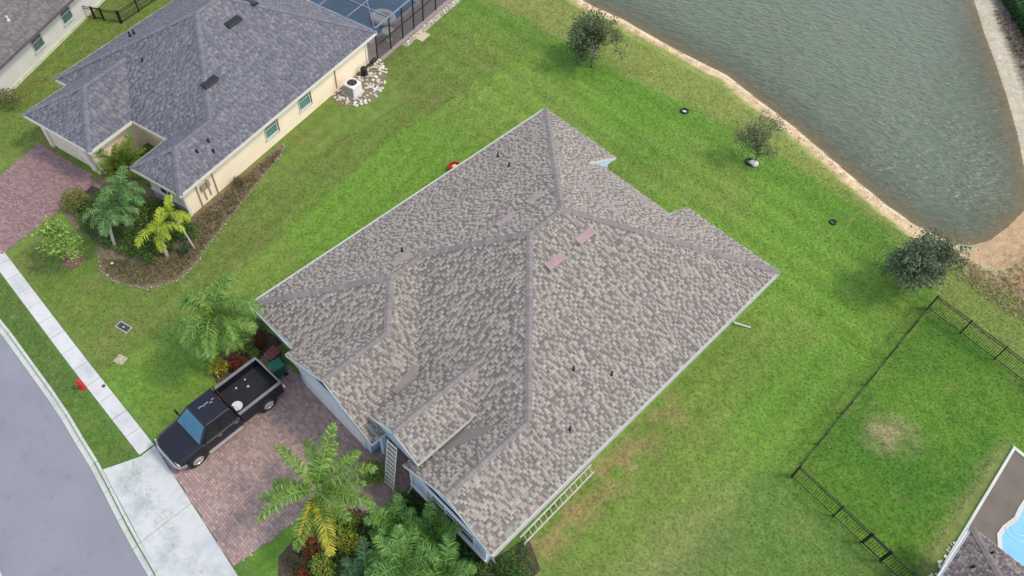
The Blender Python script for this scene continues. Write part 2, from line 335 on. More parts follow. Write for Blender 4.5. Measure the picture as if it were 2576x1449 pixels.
def concrete(name, base, stain, lo=.45, hi=.72, amt=.7, sc=.8):
    k = N(name); P_ = k.pos()
    c = k.mix(k.ramp(k.noise(sc, P_, 6, .65), [(lo, 0.), (hi, amt)]), base, stain)
    c = k.mix(k.ramp(k.noise(3, P_, 5, .6), [(.5, 0.), (.8, .3)]), c, tuple(x*.8 for x in stain))
    c = k.mix(1, c, k.ramp(k.noise(45, P_, 2), [(.3, .92), (.7, 1.08)]), 'MULTIPLY')
    k.base(c); k.rough(.85); k.spec(.25); k.bump(k.noise(50, P_, 3), .2, .01); MATS[name] = k.m; return k.m
CW = concrete('sidewalk_concrete', (.56, .555, .54), (.36, .37, .38)); CK = concrete('kerb_concrete', (.50, .51, .45), (.33, .34, .31)); CA = concrete('apron_concrete', (.52, .525, .51), (.33, .36, .35), .46, .64, .85, .6)
kerb = struct(link(bpy.data.objects.new('kerb', None)))
x = -22.0
for i in range(26):
    x2 = x+1.5; g = .012; pr = []
    for xx in (x+g, x2-g):
        f = float(front_kerb(xx)); b = float(back_kerb(xx)); low = .035 if not (1.0 < (x+x2)/2 < 10.5) else .008
        pr.append([(xx, f-.03, -.3), (xx, f-.03, -.085), (xx, f+.16, -.07), (xx, f+.24, low), (xx, b, low+.012), (xx, b, -.3)])
    MB().loft(pr).build('kerb_segment', CK, kerb); x = x2
kerb2 = struct(link(bpy.data.objects.new('far_kerb', None))); x = -14.
for i in range(18):
    x2 = x+1.5; pr = []
    for xx in (x+.012, x2-.012):
        f = float(front_kerb(xx))-4.62; pr.append([(xx, f, -.3), (xx, f, -.075), (xx, f-.18, -.06), (xx, f-.26, .03), (xx, f-.4, .04), (xx, f-.4, -.3)])
    MB().loft(pr[::-1]).build('kerb_segment', CK, kerb2); x = x2
sidewalk = struct(link(bpy.data.objects.new('sidewalk', None)))
x = 1.5
for i in range(22):
    x2 = x; x = x2-1.19; g = .011; a0, a1 = float(walk_in(x+g)), float(walk_in(x2-g)); dz = random.uniform(-.004, .004)
    MB().prism([(x+g, a0-.72), (x2-g, a1-.72), (x2-g, a1), (x+g, a0)], -.1, .022+dz).build('sidewalk_slab', CW, sidewalk, bevel=.008)
M_cover = M('cast_iron', (.06, .055, .05), .6, .2)
MB().lathe([(.085, 0), (.085, .012), (.05, .016)], 12).build('valve_cover', M_cover, sidewalk, loc=(-2.72, -7.0, .024))
apron = struct(link(bpy.data.objects.new('driveway_apron', None)))
def fk(x): return float(back_kerb(x))+.015
MB().prism([(1.02, fk(1.02)), (5.0, fk(5.0)), (5.0, float(walk_in(5.0))-.005), (1.56, float(walk_in(1.56))), (1.6, -7.62)], -.12, .021).build('apron_slab', CA, apron, bevel=.006)
MB().prism([(5.018, fk(5.018)), (9.9, fk(9.9)), (9.3, -7.56), (5.018, float(walk_in(5.018)))], -.12, .0215).build('apron_slab', CA, apron, bevel=.006)

# ------------------------------------------------------------------ pavers
def inside(px, py, poly):
    r = False; n = len(poly)
    for i in range(n):
        (ax, ay), (bx, by) = poly[i], poly[(i+1) % n]
        if (ay > py) != (by > py) and px < (bx-ax)*(py-ay)/(by-ay)+ax: r = not r
    return r
def pavers(name, poly, base_rgb, nparts, sx=.175, sy=.118, z=.03, rot=0., ctr=(0, 0), seed=3, cam_sort=True):
    rnd = random.Random(seed); root = MB().prism(poly, -.1, z-.02).build(name, M('paver_sand', (.20, .15, .13), .95, .2, 4), None); struct(root)
    cs, sn = math.cos(rot), math.sin(rot); P = []
    xs_ = [p[0]-ctr[0] for p in poly]; ys_ = [p[1]-ctr[1] for p in poly]; Rm = max(max(map(abs, xs_)), max(map(abs, ys_)))*1.5
    j = 0; y = -Rm
    while y < Rm:
        x = -Rm+(j % 2)*sx*.5+rnd.uniform(-.02, .02)
        while x < Rm:
            L = sx*rnd.choice((.66, 1, 1, 1, 1.3)); cx, cy = x+L/2, y+sy/2; X, Y = ctr[0]+cx*cs-cy*sn, ctr[1]+cx*sn+cy*cs
            if inside(X, Y, poly): P.append((X, Y, L))
            x += L
        y += sy; j += 1
    P.sort(key=lambda p: (p[0]-CAM[0])**2+(p[1]-CAM[1])**2)
    mat = MC(name+'_paver', .85, 40., .12, .15); cache = {}; allmb = MB()
    g = .006
    for i, (X, Y, L) in enumerate(P):
        sh = rnd.randrange(7); kk = (round(L, 3), sh); f = (.80, .88, .95, 1.0, 1.06, 1.13, 1.22)[sh]; tint = rnd.Random(sh*31).uniform(-.02, .02) if False else (sh % 3-1)*.02
        colr = (base_rgb[0]*f+tint*.3, base_rgb[1]*f-tint*.2, base_rgb[2]*f-tint*.2)
        dz = rnd.uniform(-.003, .003); hw, hh = L/2-g, sy/2-g; b = .006
        if i < nparts:
            if kk not in cache:
                mb = MB(); mb.col = colr; mb.loft([[(-hw, -hh, -.03), (hw, -hh, -.03), (hw, hh, -.03), (-hw, hh, -.03)], [(-hw, -hh, -.006), (hw, -hh, -.006), (hw, hh, -.006), (-hw, hh, -.006)], [(-hw+b, -hh+b, 0), (hw-b, -hh+b, 0), (hw-b, hh-b, 0), (-hw+b, hh-b, 0)]])
                cache[kk] = mb.mesh('paver')
            o = obj('paver', cache[kk], mat, root); o.location = (X, Y, z+dz); o.rotation_euler = (0, 0, rot)
        else:
            allmb.col = colr; q = []
            for (ux, uy, uz) in [(-hw, -hh, -.03), (hw, -hh, -.03), (hw, hh, -.03), (-hw, hh, -.03), (-hw, -hh, -.006), (hw, -hh, -.006), (hw, hh, -.006), (-hw, hh, -.006), (-hw+b, -hh+b, 0), (hw-b, -hh+b, 0), (hw-b, hh-b, 0), (-hw+b, hh-b, 0)]:
                q.append((X+ux*cs-uy*sn, Y+ux*sn+uy*cs, z+dz+uz))
            allmb.add(q, [(0, 1, 5, 4), (1, 2, 6, 5), (2, 3, 7, 6), (3, 0, 4, 7), (4, 5, 9, 8), (5, 6, 10, 9), (6, 7, 11, 10), (7, 4, 8, 11), (8, 9, 10, 11)])
    if allmb.v: stuff(allmb.build('paver_field', mat, root))
    return root
pavers('paver_driveway', [(1.58, -6.88), (8.55, -7.47), (8.75, -4.6), (9.3, -3.2), (10.0, -2.4), (10.95, -1.9), (11.0, 1.75), (8.65, 1.75), (8.65, -.12), (1.0, -.12), (1.0, -1.2), (1.58, -1.9)], (.345, .245, .218), 300)
pavers('neighbour_driveway', [(-13.3, -6.86), (-13.55, -5.9), (-14.75, -1.0), (-15.4, -.72), (-19.75, -1.62), (-18.66, -4.45), (-18.9, -6.6)], (.265, .17, .165), 0, rot=R(13), ctr=(-16, -4), seed=9)

# ------------------------------------------------------------------ roofs
def clip(poly, a, b, c):
    """keep a*x+b*y+c >= 0"""
    out = []
    for i in range(len(poly)):
        p, q = poly[i], poly[(i+1) % len(poly)]; dp = a*p[0]+b*p[1]+c; dq = a*q[0]+b*q[1]+c
        if dp >= -1e-9: out.append(p)
        if (dp > 1e-9 and dq < -1e-9) or (dp < -1e-9 and dq > 1e-9):
            t = dp/(dp-dq); out.append((p[0]+t*(q[0]-p[0]), p[1]+t*(q[1]-p[1])))
    return out
def mass_faces(fp, planes):
    fs = []
    for i, (a, b, c) in enumerate(planes):
        poly = list(fp)
        for j, (a2, b2, c2) in enumerate(planes):
            if j != i and poly: poly = clip(poly, a2-a, b2-b, c2-c)
        if len(poly) >= 3: fs.append((poly, (a, b, c)))
    return fs
def rect(x0, y0, x1, y1): return [(x0, y0), (x1, y0), (x1, y1), (x0, y1)]
def shingle_roof(parent, faces, cap_lines, palette, capcol, nparts, seed, expo=.143, holes=(), wmin=.1, wmax=.27, thick=.021, caps_w=.16, world=None, deck_mat=None, dual=0):
    rnd = random.Random(seed)
    deck = MB()
    for poly, (a, b, c) in faces:
        zt = [a*x+b*y+c-.012 for x, y in poly]; zb = [z-.13 for z in zt]
        deck.prism(poly, zb, zt)
    roof = deck.build('roof', deck_mat, parent)
    mat = MC('shingle', .93, 55., .16, .2, spec=.12)
    cnt = []; 
    for fi, (poly, (a, b, c)) in enumerate(faces):
        mg = math.hypot(a, b); gx_, gy_ = a/mg, b/mg; q = math.sqrt(1+mg*mg); es = (gy_, -gx_)
        st = [(x*es[0]+y*es[1], (x*gx_+y*gy_)*q) for x, y in poly]
        n = len(st); t0 = min(p[1] for p in st); t1 = max(p[1] for p in st)
        row = 0; t = t0
        while t < t1-.01:
            tm = min(t+expo*.5, t1-.005); xs_ = []
            for i in range(n):
                (s0, u0_), (s1, u1_) = st[i], st[(i+1) % n]
                if (u0_ > tm) != (u1_ > tm): xs_.append(s0+(s1-s0)*(tm-u0_)/(u1_-u0_))
            if len(xs_) >= 2:
                lo, hi = min(xs_), max(xs_); s = lo-rnd.uniform(0, wmin)
                lt = rnd.random() < .5
                while s < hi:
                    if dual: lt = (not lt) if rnd.random() < .72 else lt; L = rnd.choice((wmin, wmin*1.4, wmin*1.8, wmin*2.3, wmax) if lt else (wmin*.7, wmin, wmin*1.5)); sh_ = rnd.randrange(0, dual) if lt else rnd.randrange(dual, len(palette))
                    else: L = rnd.choice((wmin, wmin*1.4, wmin*2, wmax)); sh_ = rnd.randrange(len(palette))
                    s_a, s_b = max(s, lo), min(s+L, hi); full = (s >= lo and s+L <= hi)
                    s += L
                    if s_b-s_a < .02: continue
                    sm = (s_a+s_b)/2; X = sm*es[0]+tm/q*gx_; Y = sm*es[1]+tm/q*gy_
                    if any(h[0] < X < h[2] and h[1] < Y < h[3] for h in holes): continue
                    cnt.append((fi, s_a, s_b, t, min(t+expo*1.12, t1+.02), sh_, full, round(L, 3), X, Y))
            t += expo; row += 1
    # nearest whole tabs become single shingle objects
    ox, oy = (0, 0)
    def wdist(e):
        X, Y = e[8], e[9]
        if world: cs, sn, wx0, wy0 = world; X, Y = wx0+X*cs-Y*sn, wy0+X*sn+Y*cs
        return (X-CAM[0])**2+(Y-CAM[1])**2
    order = sorted((e for e in cnt if e[6] and e[7] >= wmin*1.4), key=wdist)[:nparts]; single = set(id(e) for e in order)
    field = MB(); cache = {}
    Vv = []; Fv = []; Cv = []
    tw = [(0, 0, 0), (1, 0, 0), (1, 1, 0), (0, 1, 0), (0, 0, 1), (1, 0, 1), (1, 1, .12), (0, 1, .12), (0, 0, 0), (1, 0, 0), (1, 0, 1), (0, 0, 1)]     # last four: cut edge, painted dark as each course's shadow line
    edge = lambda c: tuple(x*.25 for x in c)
    for e in cnt:
        fi, s0, s1, t, tt, sh, full, L, X, Y = e; (a, b, c) = faces[fi][1]; mg = math.hypot(a, b); gx_, gy_ = a/mg, b/mg; q = math.sqrt(1+mg*mg); es = (gy_, -gx_)
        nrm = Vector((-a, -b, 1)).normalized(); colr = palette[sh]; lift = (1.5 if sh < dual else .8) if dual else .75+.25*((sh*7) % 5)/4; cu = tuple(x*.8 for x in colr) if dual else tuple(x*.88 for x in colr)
        def P3(s, t_, h):
            x = s*es[0]+t_/q*gx_; y = s*es[1]+t_/q*gy_
            return (x+nrm.x*h, y+nrm.y*h, a*x+b*y+c+nrm.z*h)
        if id(e) in single:
            kk = (L, sh, round(tt-t, 3))
            if kk not in cache:
                mb = MB(); LL = s1-s0-.004; D = tt-t
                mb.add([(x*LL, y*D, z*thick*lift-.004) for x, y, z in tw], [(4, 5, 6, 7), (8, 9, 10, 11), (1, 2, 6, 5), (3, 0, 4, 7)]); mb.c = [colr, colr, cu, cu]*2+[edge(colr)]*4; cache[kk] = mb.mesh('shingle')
            o = obj('shingle', cache[kk], mat, roof); et = Vector((gx_/q, gy_/q, mg/q)); mm = Matrix((Vector((es[0], es[1], 0)), et, nrm)).transposed().to_4x4(); mm.translation = Vector(P3(s0+.002, t, 0)); o.matrix_local = mm
        else:
            o_ = len(Vv)
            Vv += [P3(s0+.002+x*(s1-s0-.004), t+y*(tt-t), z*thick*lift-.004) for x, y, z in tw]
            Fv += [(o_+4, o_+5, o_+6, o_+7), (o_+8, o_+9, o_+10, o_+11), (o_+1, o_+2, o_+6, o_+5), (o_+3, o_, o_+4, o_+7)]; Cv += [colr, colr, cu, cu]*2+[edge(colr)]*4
    stuff(obj('shingle_field', mesh_np('shingle_field', np.array(Vv), np.array(Fv), np.array(Cv)), mat, roof))
    # hip and ridge caps: overlapping folded pieces from the low end up
    mb = MB()
    for p0, p1, g1, g2 in cap_lines:
        p0, p1 = Vector(p0), Vector(p1); d = p1-p0; Lh = d.length; d.normalize(); nn = max(1, int(Lh/.16))
        sides = []
        for g in (g1, g2):      # downhill directions of the two planes, made square to the line
            nrm = Vector((-g[0], -g[1], 1)).normalized(); wv = d.cross(nrm).normalized()
            if wv.z > 0: wv = -wv
            if abs(wv.z) < 1e-6: pass
            sides.append((wv, nrm))
        for i in range(nn):
            fcap = rnd.uniform(.84, 1.1); mb.col = tuple(x*fcap for x in capcol)
            a_ = p0+d*(Lh*i/nn); b_ = p0+d*min(Lh, Lh*(i+1.25)/nn); h0, h1 = .05, .03
            up = Vector((0, 0, 1)); (w1, n1_), (w2, n2_) = sides
            vs = [a_+w1*caps_w+n1_*(h0-.012), a_+up*h0, a_+w2*caps_w+n2_*(h0-.012), b_+w1*caps_w+n1_*(h1-.01), b_+up*h1, b_+w2*caps_w+n2_*(h1-.01), a_+w1*caps_w, a_, a_+w2*caps_w]
            mb.add(vs, [(0, 1, 4, 3), (1, 2, 5, 4), (6, 7, 1, 0), (7, 8, 2, 1)])
    if mb.v: stuff(mb.build('ridge_cap', mat, roof))
    return roof

# ------------------------------------------------------------------ main house
W_, D_, he, p_ = 16.2, 20.2, 2.75, .52
WHITE = M('white_trim', (.60, .60, .575), .5, .06, 2); BLUE = M('blue_stucco', (.40, .51, .64), .85, .08, 1.5, .15, fine=40.)
PALEBLUE = M('pale_blue_siding', (.46, .60, .72), .75, .08, 1.5); STONE = M('dark_wainscot', (.13, .12, .12), .85, .35, 6, .4)
GLASS = M('window_glass', (.02, .025, .03), .08, .1, 1, spec=.6); BLACK = M('black_metal', (.015, .015, .016), .45, .1, 3); DECK = M('roof_deck', (.22, .20, .19), .9, .1)
house = thing('house', 'large house with speckled grey-brown shingle roof and pale blue walls', 'house', (0, 0, 0))
def pl(kind, v, z=he, s=p_):
    return {'L': (s, 0, z-s*v), 'R': (-s, 0, z+s*v), 'F': (0, s, z-s*v), 'B': (0, -s, z+s*v)}[kind]
ent_z, ent_s = 3.5, .52
def cut(fs, i, a, b, c):
    """trim face i of a mass so that it ends where another mass has the same slope"""
    poly, pn_ = fs[i]; fs[i] = (clip(poly, a, b, c), pn_); return fs
M1P = [pl('L', 0), pl('R', W_), pl('F', 1.9), pl('B', D_)]
faces = mass_faces(rect(0, 1.9, W_, 17.5), M1P)
faces += mass_faces(rect(0, 17.5, 5.35, D_), M1P)+mass_faces(rect(10.35, 17.5, W_, D_), M1P)
faces += [(rect(5.35, 17.5, 10.35, 19.3), (0, -.87, 2.59+.87*19.3))]      # steeper, lower strip over the recessed back wall
faces += cut(mass_faces(rect(0, 0, 9.38, 8), [pl('L', 0), pl('R', 9.38), pl('F', 0)]), 0, 1, -1, 1.9)
faces += cut(mass_faces(rect(3.32, -.5, 9.38, 3.6), [pl('L', 3.32), pl('R', 9.38)]), 1, -1, -1, 9.38)
faces += cut(mass_faces(rect(11.0, -.15, W_, 4.9), [pl('L', 11.0), pl('R', W_)]), 1, -1, -1, 18.1)
faces += mass_faces(rect(8.7, .1, 11.66, 5.2), [pl('L', 8.7, ent_z, ent_s), pl('R', 11.66, ent_z, ent_s)])
zr = he+8.1*p_; zg = he+4.69*p_; zk = he+3.03*p_; zw = he+2.6*p_; zen = ent_z+1.48*ent_s
gL, gR, gF, gB = (p_, 0), (-p_, 0), (0, p_), (0, -p_)
caps = [((0, 20.2, he), (8.1, 12.1, zr), gL, gB), ((16.2, 20.2, he), (8.1, 12.1, zr), gR, gB), ((8.1, 10, zr), (8.1, 12.1, zr), gL, gR),
        ((4.69, 6.59, zg), (8.1, 10, zr), gL, gF), ((13.6, 4.5, zw), (8.1, 10, zr), gF, gR), ((4.69, 4.69, zg), (4.69, 6.59, zg), gL, gR), ((0, 0, he), (4.69, 4.69, zg), gL, gF),
        ((6.35, 3.03, zk), (4.69, 4.69, zg), gF, gR), ((6.35, -.5, zk), (6.35, 3.03, zk), gL, gR), ((13.6, -.15, zw), (13.6, 4.5, zw), gL, gR), ((10.18, .1, zen), (10.18, 4.85, zen), (ent_s, 0), (-ent_s, 0))]
PAL = [(.318, .283, .243), (.342, .307, .265), (.287, .252, .216), (.37, .333, .29), (.308, .264, .234), (.292, .270, .226), (.346, .306, .267), (.192, .169, .15), (.165, .145, .131), (.22, .192, .17), (.198, .168, .154)]
roof = shingle_roof(house, faces, caps, PAL, (.215, .19, .18), 300, 5, deck_mat=DECK, dual=7)
def onroof(x, y, off=0.):
    best = -1
    for poly, (a, b, c) in faces:
        if inside(x, y, poly): best = max(best, a*x+b*y+c)
    return best+off
# membrane patches in the two dead valleys beside the porch gable
MEMB = M('valley_membrane', (.20, .178, .162), .8, .1, 3)
def roof_sheet(pts, pln, off):
    a, b, c = pln; mb = MB(); mb.prism(pts, [a*x+b*y+c+off-.03 for x, y in pts], [a*x+b*y+c+off for x, y in pts]); return mb.build('valley_membrane', MEMB, roof)
roof_sheet([(8.3, 1.6), (9.3, 1.8), (9.3, 2.6), (8.6, 3.75), (8.15, 3.75), (8.05, 2.9)], pl('R', 9.38), .035)
roof_sheet([(11.2, 1.1), (11.85, 1.4), (12.25, 2.0), (12.7, 3.35), (12.55, 3.8), (11.75, 3.7), (11.2, 3.2)], pl('L', 11.0), .035)
# walls
mb = MB()
mb.prism([(.42, .42), (3.42, .42), (3.42, -.15), (8.6, -.15), (8.6, 1.9), (11.2, 1.9), (11.2, .05), (15.78, .05), (15.78, 19.8), (10.5, 19.8), (10.5, 18.9), (5.2, 18.9), (5.2, 19.8), (.42, 19.8)], 0, 2.6)
mb.build('wall', BLUE, house)
MB().prism([(11.18, .01), (15.81, .01), (15.81, .06), (11.18, .06)], 0, .72).build('wainscot', STONE, house)
MB().box((11.15, -.05, .72), (15.84, .06, .84)).build('wall_trim', WHITE, house, bevel=.01)
for x in (11.2, 12.15, 15.72): MB().box((x-.05, -.0, .84), (x+.1, .06, 2.6)).build('corner_trim', WHITE, house)
MB().ext([(11.2, 2.6), (16.05, 2.6), (13.6, 2.6+2.5*p_)], 'y', .05, .2).build('gable_wall', BLUE, house)
MB().box((11.15, -.02, 2.48), (15.84, .06, 2.6)).build('wall_trim', WHITE, house)
MB().ext([(3.35, 2.6), (9.3, 2.6), (6.35, 2.6+2.95*p_)], 'y', -.15, 0.).build('gable_wall', PALEBLUE, house)
MB().box((3.35, -.23, 2.46), (9.25, -.14, 2.6)).build('wall_trim', WHITE, house)
MB().ext([(8.85, 2.6), (11.5, 2.6), (11.5, 3.36), (10.18, 4.04), (8.85, 3.36)], 'y', .25, .37).build('porch_gable', BLUE, house)
for x in (8.85, 11.38): MB().box((x, .37, 2.6), (x+.12, 3.6, 3.38)).build('porch_side_wall', BLUE, house)
for x in (8.85, 11.28): MB().box((x, .2, 0), (x+.22, .42, 2.6)).build('porch_post', PALEBLUE, house, bevel=.01)
def window(parent, c0, c1, z0, z1, y, axis='y', sgn=-1, mull=1, frame_mat=None, glass=None):
    """window on a wall facing sgn along axis; frame, sill, panes"""
    fm = frame_mat or WHITE; f = MB(); t = .06
    def bx(a0, a1, zz0, zz1, d0, d1):
        lo, hi = sorted((y+sgn*d0, y+sgn*d1))
        f_.box((a0, lo, zz0), (a1, hi, zz1)) if axis == 'y' else f_.box((lo, a0, zz0), (hi, a1, zz1))
    f_ = f; bx(c0, c0+t, z0, z1, 0, .05); bx(c1-t, c1, z0, z1, 0, .05); bx(c0+t, c1-t, z1-t, z1, 0, .05); bx(c0+t, c1-t, z0, z0+t, 0, .05)
    n = mull+1; zm = (z0+z1)/2
    for i in range(1, n): xx = c0+(c1-c0)*i/n; bx(xx-t/2, xx+t/2, z0+t, z1-t, 0, .048)
    bx(c0+t, c1-t, zm-.022, zm+.022, 0, .044)
    win = f.build('window', fm, parent); 
    for i in range(n):
        for (a_, b_) in ((z0+t, zm-.022), (zm+.022, z1-t)):
            f_ = MB(); bx(c0+(c1-c0)*i/n+t/2+.01, c0+(c1-c0)*(i+1)/n-t/2-.01, a_, b_, -.01, .012); f_.build('pane', glass or GLASS, win)
    f_ = MB(); bx(c0-.06, c1+.06, z0-.07, z0-.002, 0, .09); f_.build('sill', fm, win)
    return win
window(house, 12.5, 15.1, .95, 2.35, .05, mull=2)
window(house, 1.3, 2.6, .9, 2.2, .42, mull=1)
for x0_, x1_ in ((13.2, 14.4), (6.5, 7.6)): window(house, x0_, x1_, .9, 2.2, 19.8 if x0_ > 10 else 18.9, 'y', 1, 1)
for y0_ in (5, 10, 15): window(house, y0_, y0_+.9, .9, 2.2, 15.78, 'x', 1, 0)
for x in (5.24, 10.37): MB().ext([(20.0, 2.6), (20.0, 2.68), (17.55, 3.97), (17.55, 3.6), (19.2, 2.55)], 'x', x, x+.09).build('side_cheek', PALEBLUE, house)
# garage door with raised panels
GD_ = M('garage_door', (.60, .58, .57), .55, .05, 3); gd = MB().box((3.95, -.19, .02), (8.1, -.14, 2.2)).build('garage_door', GD_, house)
for r_ in range(4):
    for c_ in range(8): MB().box((4.03+c_*.51, -.205, .1+r_*.53), (4.46+c_*.51, -.185, .5+r_*.53)).build('door_panel', GD_, gd, bevel=.008)
MB().box((3.8, -.2, 2.2), (8.25, -.14, 2.34)).build('door_trim', WHITE, house)
for x in (3.8, 8.12): MB().box((x, -.2, 0), (x+.13, -.14, 2.2)).build('door_trim', WHITE, house)
for x in (3.58, 8.38):
    mb = MB().box((x-.06, -.3, 1.72), (x+.06, -.18, 1.98)); mb.lathe([(.11, 0), (.02, .1)], 8, (x, -.24, 1.98)); mb.bar((x, -.24, 1.74), (x, -.14, 1.68), .03); mb.build('wall_lantern', BLACK, house)
DOOR = M('front_door', (.16, .07, .05), .5, .1); fd = MB().box((9.3, 1.84, 0.02), (10.3, 1.9, 2.1)).build('front_door', DOOR, house); MB().box((10.18, 1.78, .95), (10.22, 1.84, 1.1)).build('door_handle', BLACK, fd)
# soffits, fascia and gutters
sf = MB()
for a, b, c_, d in ((0, 1.9, 16.2, 18.7), (0, 18.7, 5.35, 20.2), (10.35, 18.7, 16.2, 20.2), (0, 0, 9.38, 1.9), (3.32, -.5, 9.38, 0), (11, -.15, 16.2, 1.9)): sf.box((a+.02, b+.02, 2.585), (c_-.02, d-.02, 2.6))
sf.build('soffit', WHITE, house)
def fascia(p, q, h=.17, off=-.1, w=.035, name='fascia'): return MB().bar((p[0], p[1], p[2]+off), (q[0], q[1], q[2]+off), w, h).build(name, WHITE, house)
FL = [((0, -.02, he), (0, 20.22, he)), ((0, 20.2, he), (5.35, 20.2, he)), ((5.35, 20.2, he), (5.35, 17.6, he+2.6*p_)), ((5.35, 19.3, 2.6), (10.35, 19.3, 2.6)), ((10.35, 17.6, he+2.6*p_), (10.35, 20.2, he)), ((10.35, 20.2, he), (16.2, 20.2, he)),
      ((16.2, 20.2, he), (16.2, -.15, he)), ((0, 0, he), (3.3, 0, he)), ((3.32, -.5, he), (6.35, -.5, zk)), ((6.35, -.5, zk), (9.38, -.5, he)), ((3.32, -.5, he), (3.32, 0, he)), ((9.38, -.5, he), (9.38, 1.9, he)), ((11, -.15, he), (13.6, -.15, zw)), ((13.6, -.15, zw), (16.2, -.15, he)), ((11, -.15, he), (11, 1.9, he))]
for p, q in FL: fascia(p, q)
for p, q in (((8.7, .1, ent_z), (10.18, .1, zen)), ((10.18, .1, zen), (11.66, .1, ent_z)), ((8.7, .1, ent_z), (8.7, 3.3, ent_z)), ((11.66, .1, ent_z), (11.66, 3.3, ent_z))): fascia(p, q, .2, -.11)
def gutter(p, q, out):
    p, q, out = Vector(p), Vector(q), Vector(out); mb = MB(); pr = [(0.0, -.13), (.07, -.13), (.115, -.03), (.115, 0), (.1, 0), (.1, -.02), (.065, -.115), (.01, -.115), (.01, -.01), (0, -.01)]
    mb.loft([[e+out*a+Vector((0, 0, b)) for a, b in pr] for e in (p, q)]); return mb.build('gutter', WHITE, house)
gutter((16.22, -.1, he-.02), (16.22, 20.1, he-.02), (1, 0, 0)); gutter((-.02, 20.1, he-.02), (-.02, .1, he-.02), (-1, 0, 0)); gutter((.1, -.02, he-.02), (3.2, -.02, he-.02), (0, -1, 0))
def downspout(pts): MB().tube(pts, .045, 6).build('downspout', WHITE, house)
downspout([(16.28, 17.9, 2.66), (16.28, 17.9, 2.5), (15.86, 17.95, 2.3), (15.86, 17.95, .25), (15.95, 17.95, .1), (16.7, 18.35, .06)])
downspout([(16.28, .35, 2.66), (16.28, .35, 2.5), (15.86, .4, 2.3), (15.86, .4, .25), (15.95, .4, .1), (16.55, .35, .06)])
downspout([(11.05, -.05, 2.6), (11.12, .1, 2.4), (11.12, .1, .3), (11.2, -.3, .08)])
# roof fittings
VENT = M('mauve_vent', (.31, .215, .205), .6, .12, 3); VENT2 = M('faded_vent', (.275, .225, .212), .8, .15, 4)
def roof_vent(parent, x, y, pln, along, mat, L=1.1, D=.4, h=.13, name='roof_vent'):
    a, b, c = pln; nrm = Vector((-a, -b, 1)).normalized(); mg = math.hypot(a, b); up = Vector((a/mg, b/mg, mg)).normalized(); es = up.cross(nrm)
    mb = MB(); rings = []
    for s in (-L/2, L/2): rings.append([(s, -D*.5, -.05), (s, -D*.5, h), (s, -D*.38, h+.015), (s, D*.5, .03), (s, D*.5, -.05)])
    mb.loft(rings); o = mb.build(name, mat, parent, bevel=.012)
    mm = Matrix((es, up, nrm)).transposed().to_4x4(); mm.translation = Vector((x, y, a*x+b*y+c)); o.matrix_local = mm
    lp = MB().box((-L/2+.04, -D*.5-.006, .02), (L/2-.04, -D*.5+.004, h-.03)).build('vent_louvre', BLACK, o)
    return o
for x, y, kd, v in ((9.6, 10.15, 'R', W_), (9.55, 12.2, 'R', W_), (6.35, 10.3, 'L', 0), (6.3, 12.35, 'L', 0), (4.1, 5.85, 'L', 0), (8.97, 15.0, 'B', D_), (7.1, 15.25, 'B', D_)): roof_vent(roof, x, y, pl(kd, v), 0, VENT if kd == 'R' else VENT2, h=.13 if kd == 'R' else .09)
for x, y in ((13.3, 7.6), (14.45, 8.95), (14.9, 5.75), (1.42, 14.8), (2.8, 14.2), (3.6, 6.3)):
    z = onroof(x, y); mb = MB(); mb.lathe([(.1, -.08), (.07, .03), (.045, .05), (.045, .3)], 10); mb.build('vent_pipe', BLACK, roof, loc=(x, y, z))

# ------------------------------------------------------------------ neighbour's house (rotated a little)
NR = R(13.3); NO = (-8.44, 1.33, 0); nhe, ns = 2.42, .56
CREAM = M('cream_stucco', (.90, .75, .54), .9, .05, 1.2, .12, fine=40.); CREAM2 = M('pale_band', (.72, .67, .58), .85, .06, 2); BRONZE = M('bronze_frame', (.035, .03, .028), .5, .15, 3)
nb = thing('neighbour_house', 'cream stucco house with dark slate grey shingle roof', 'house', NO, NR)
def pn(kind, v, z=nhe, s=ns): return {'L': (s, 0, z-s*v), 'R': (-s, 0, z+s*v), 'F': (0, s, z-s*v), 'B': (0, -s, z+s*v)}[kind]
nf = mass_faces(rect(-12.4, 2.6, 0, 16.83), [pn('L', -12.4), pn('R', 0), pn('F', 2.6), pn('B', 16.83)])
nf += mass_faces(rect(-11.4, -.4, -6.2, 7), [pn('L', -11.4), pn('R', -6.2), pn('F', -.4)])
nf += cut(mass_faces(rect(-3.6, 0, 0, 5.5), [pn('L', -3.6), pn('R', 0), pn('F', 0)]), 1, -1, -1, 2.6)
nz = nhe+6.2*ns; nzg = nhe+2.6*ns; nzw = nhe+1.8*ns; a_, b_, c_, d_ = (ns, 0), (-ns, 0), (0, ns), (0, -ns)
ncaps = [((0, 16.83, nhe), (-6.2, 10.63, nz), b_, d_), ((-12.4, 16.83, nhe), (-6.2, 10.63, nz), a_, d_), ((-6.2, 8.8, nz), (-6.2, 10.63, nz), a_, b_), ((-12.4, 2.6, nhe), (-6.2, 8.8, nz), a_, c_), ((-1.8, 4.4, nzw), (-6.2, 8.8, nz), c_, b_),
         ((-11.4, -.4, nhe), (-8.8, 2.2, nzg), a_, c_), ((-6.2, -.4, nhe), (-8.8, 2.2, nzg), b_, c_), ((-8.8, 2.2, nzg), (-8.8, 5.2, nzg), a_, b_), ((-3.6, 0, nhe), (-1.8, 1.8, nzw), a_, c_), ((0, 0, nhe), (-1.8, 1.8, nzw), b_, c_), ((-1.8, 1.8, nzw), (-1.8, 4.4, nzw), a_, b_)]
NPAL = [(.150, .148, .168), (.165, .162, .18), (.142, .14, .16), (.18, .175, .192), (.13, .128, .15), (.20, .192, .205), (.158, .15, .168)]
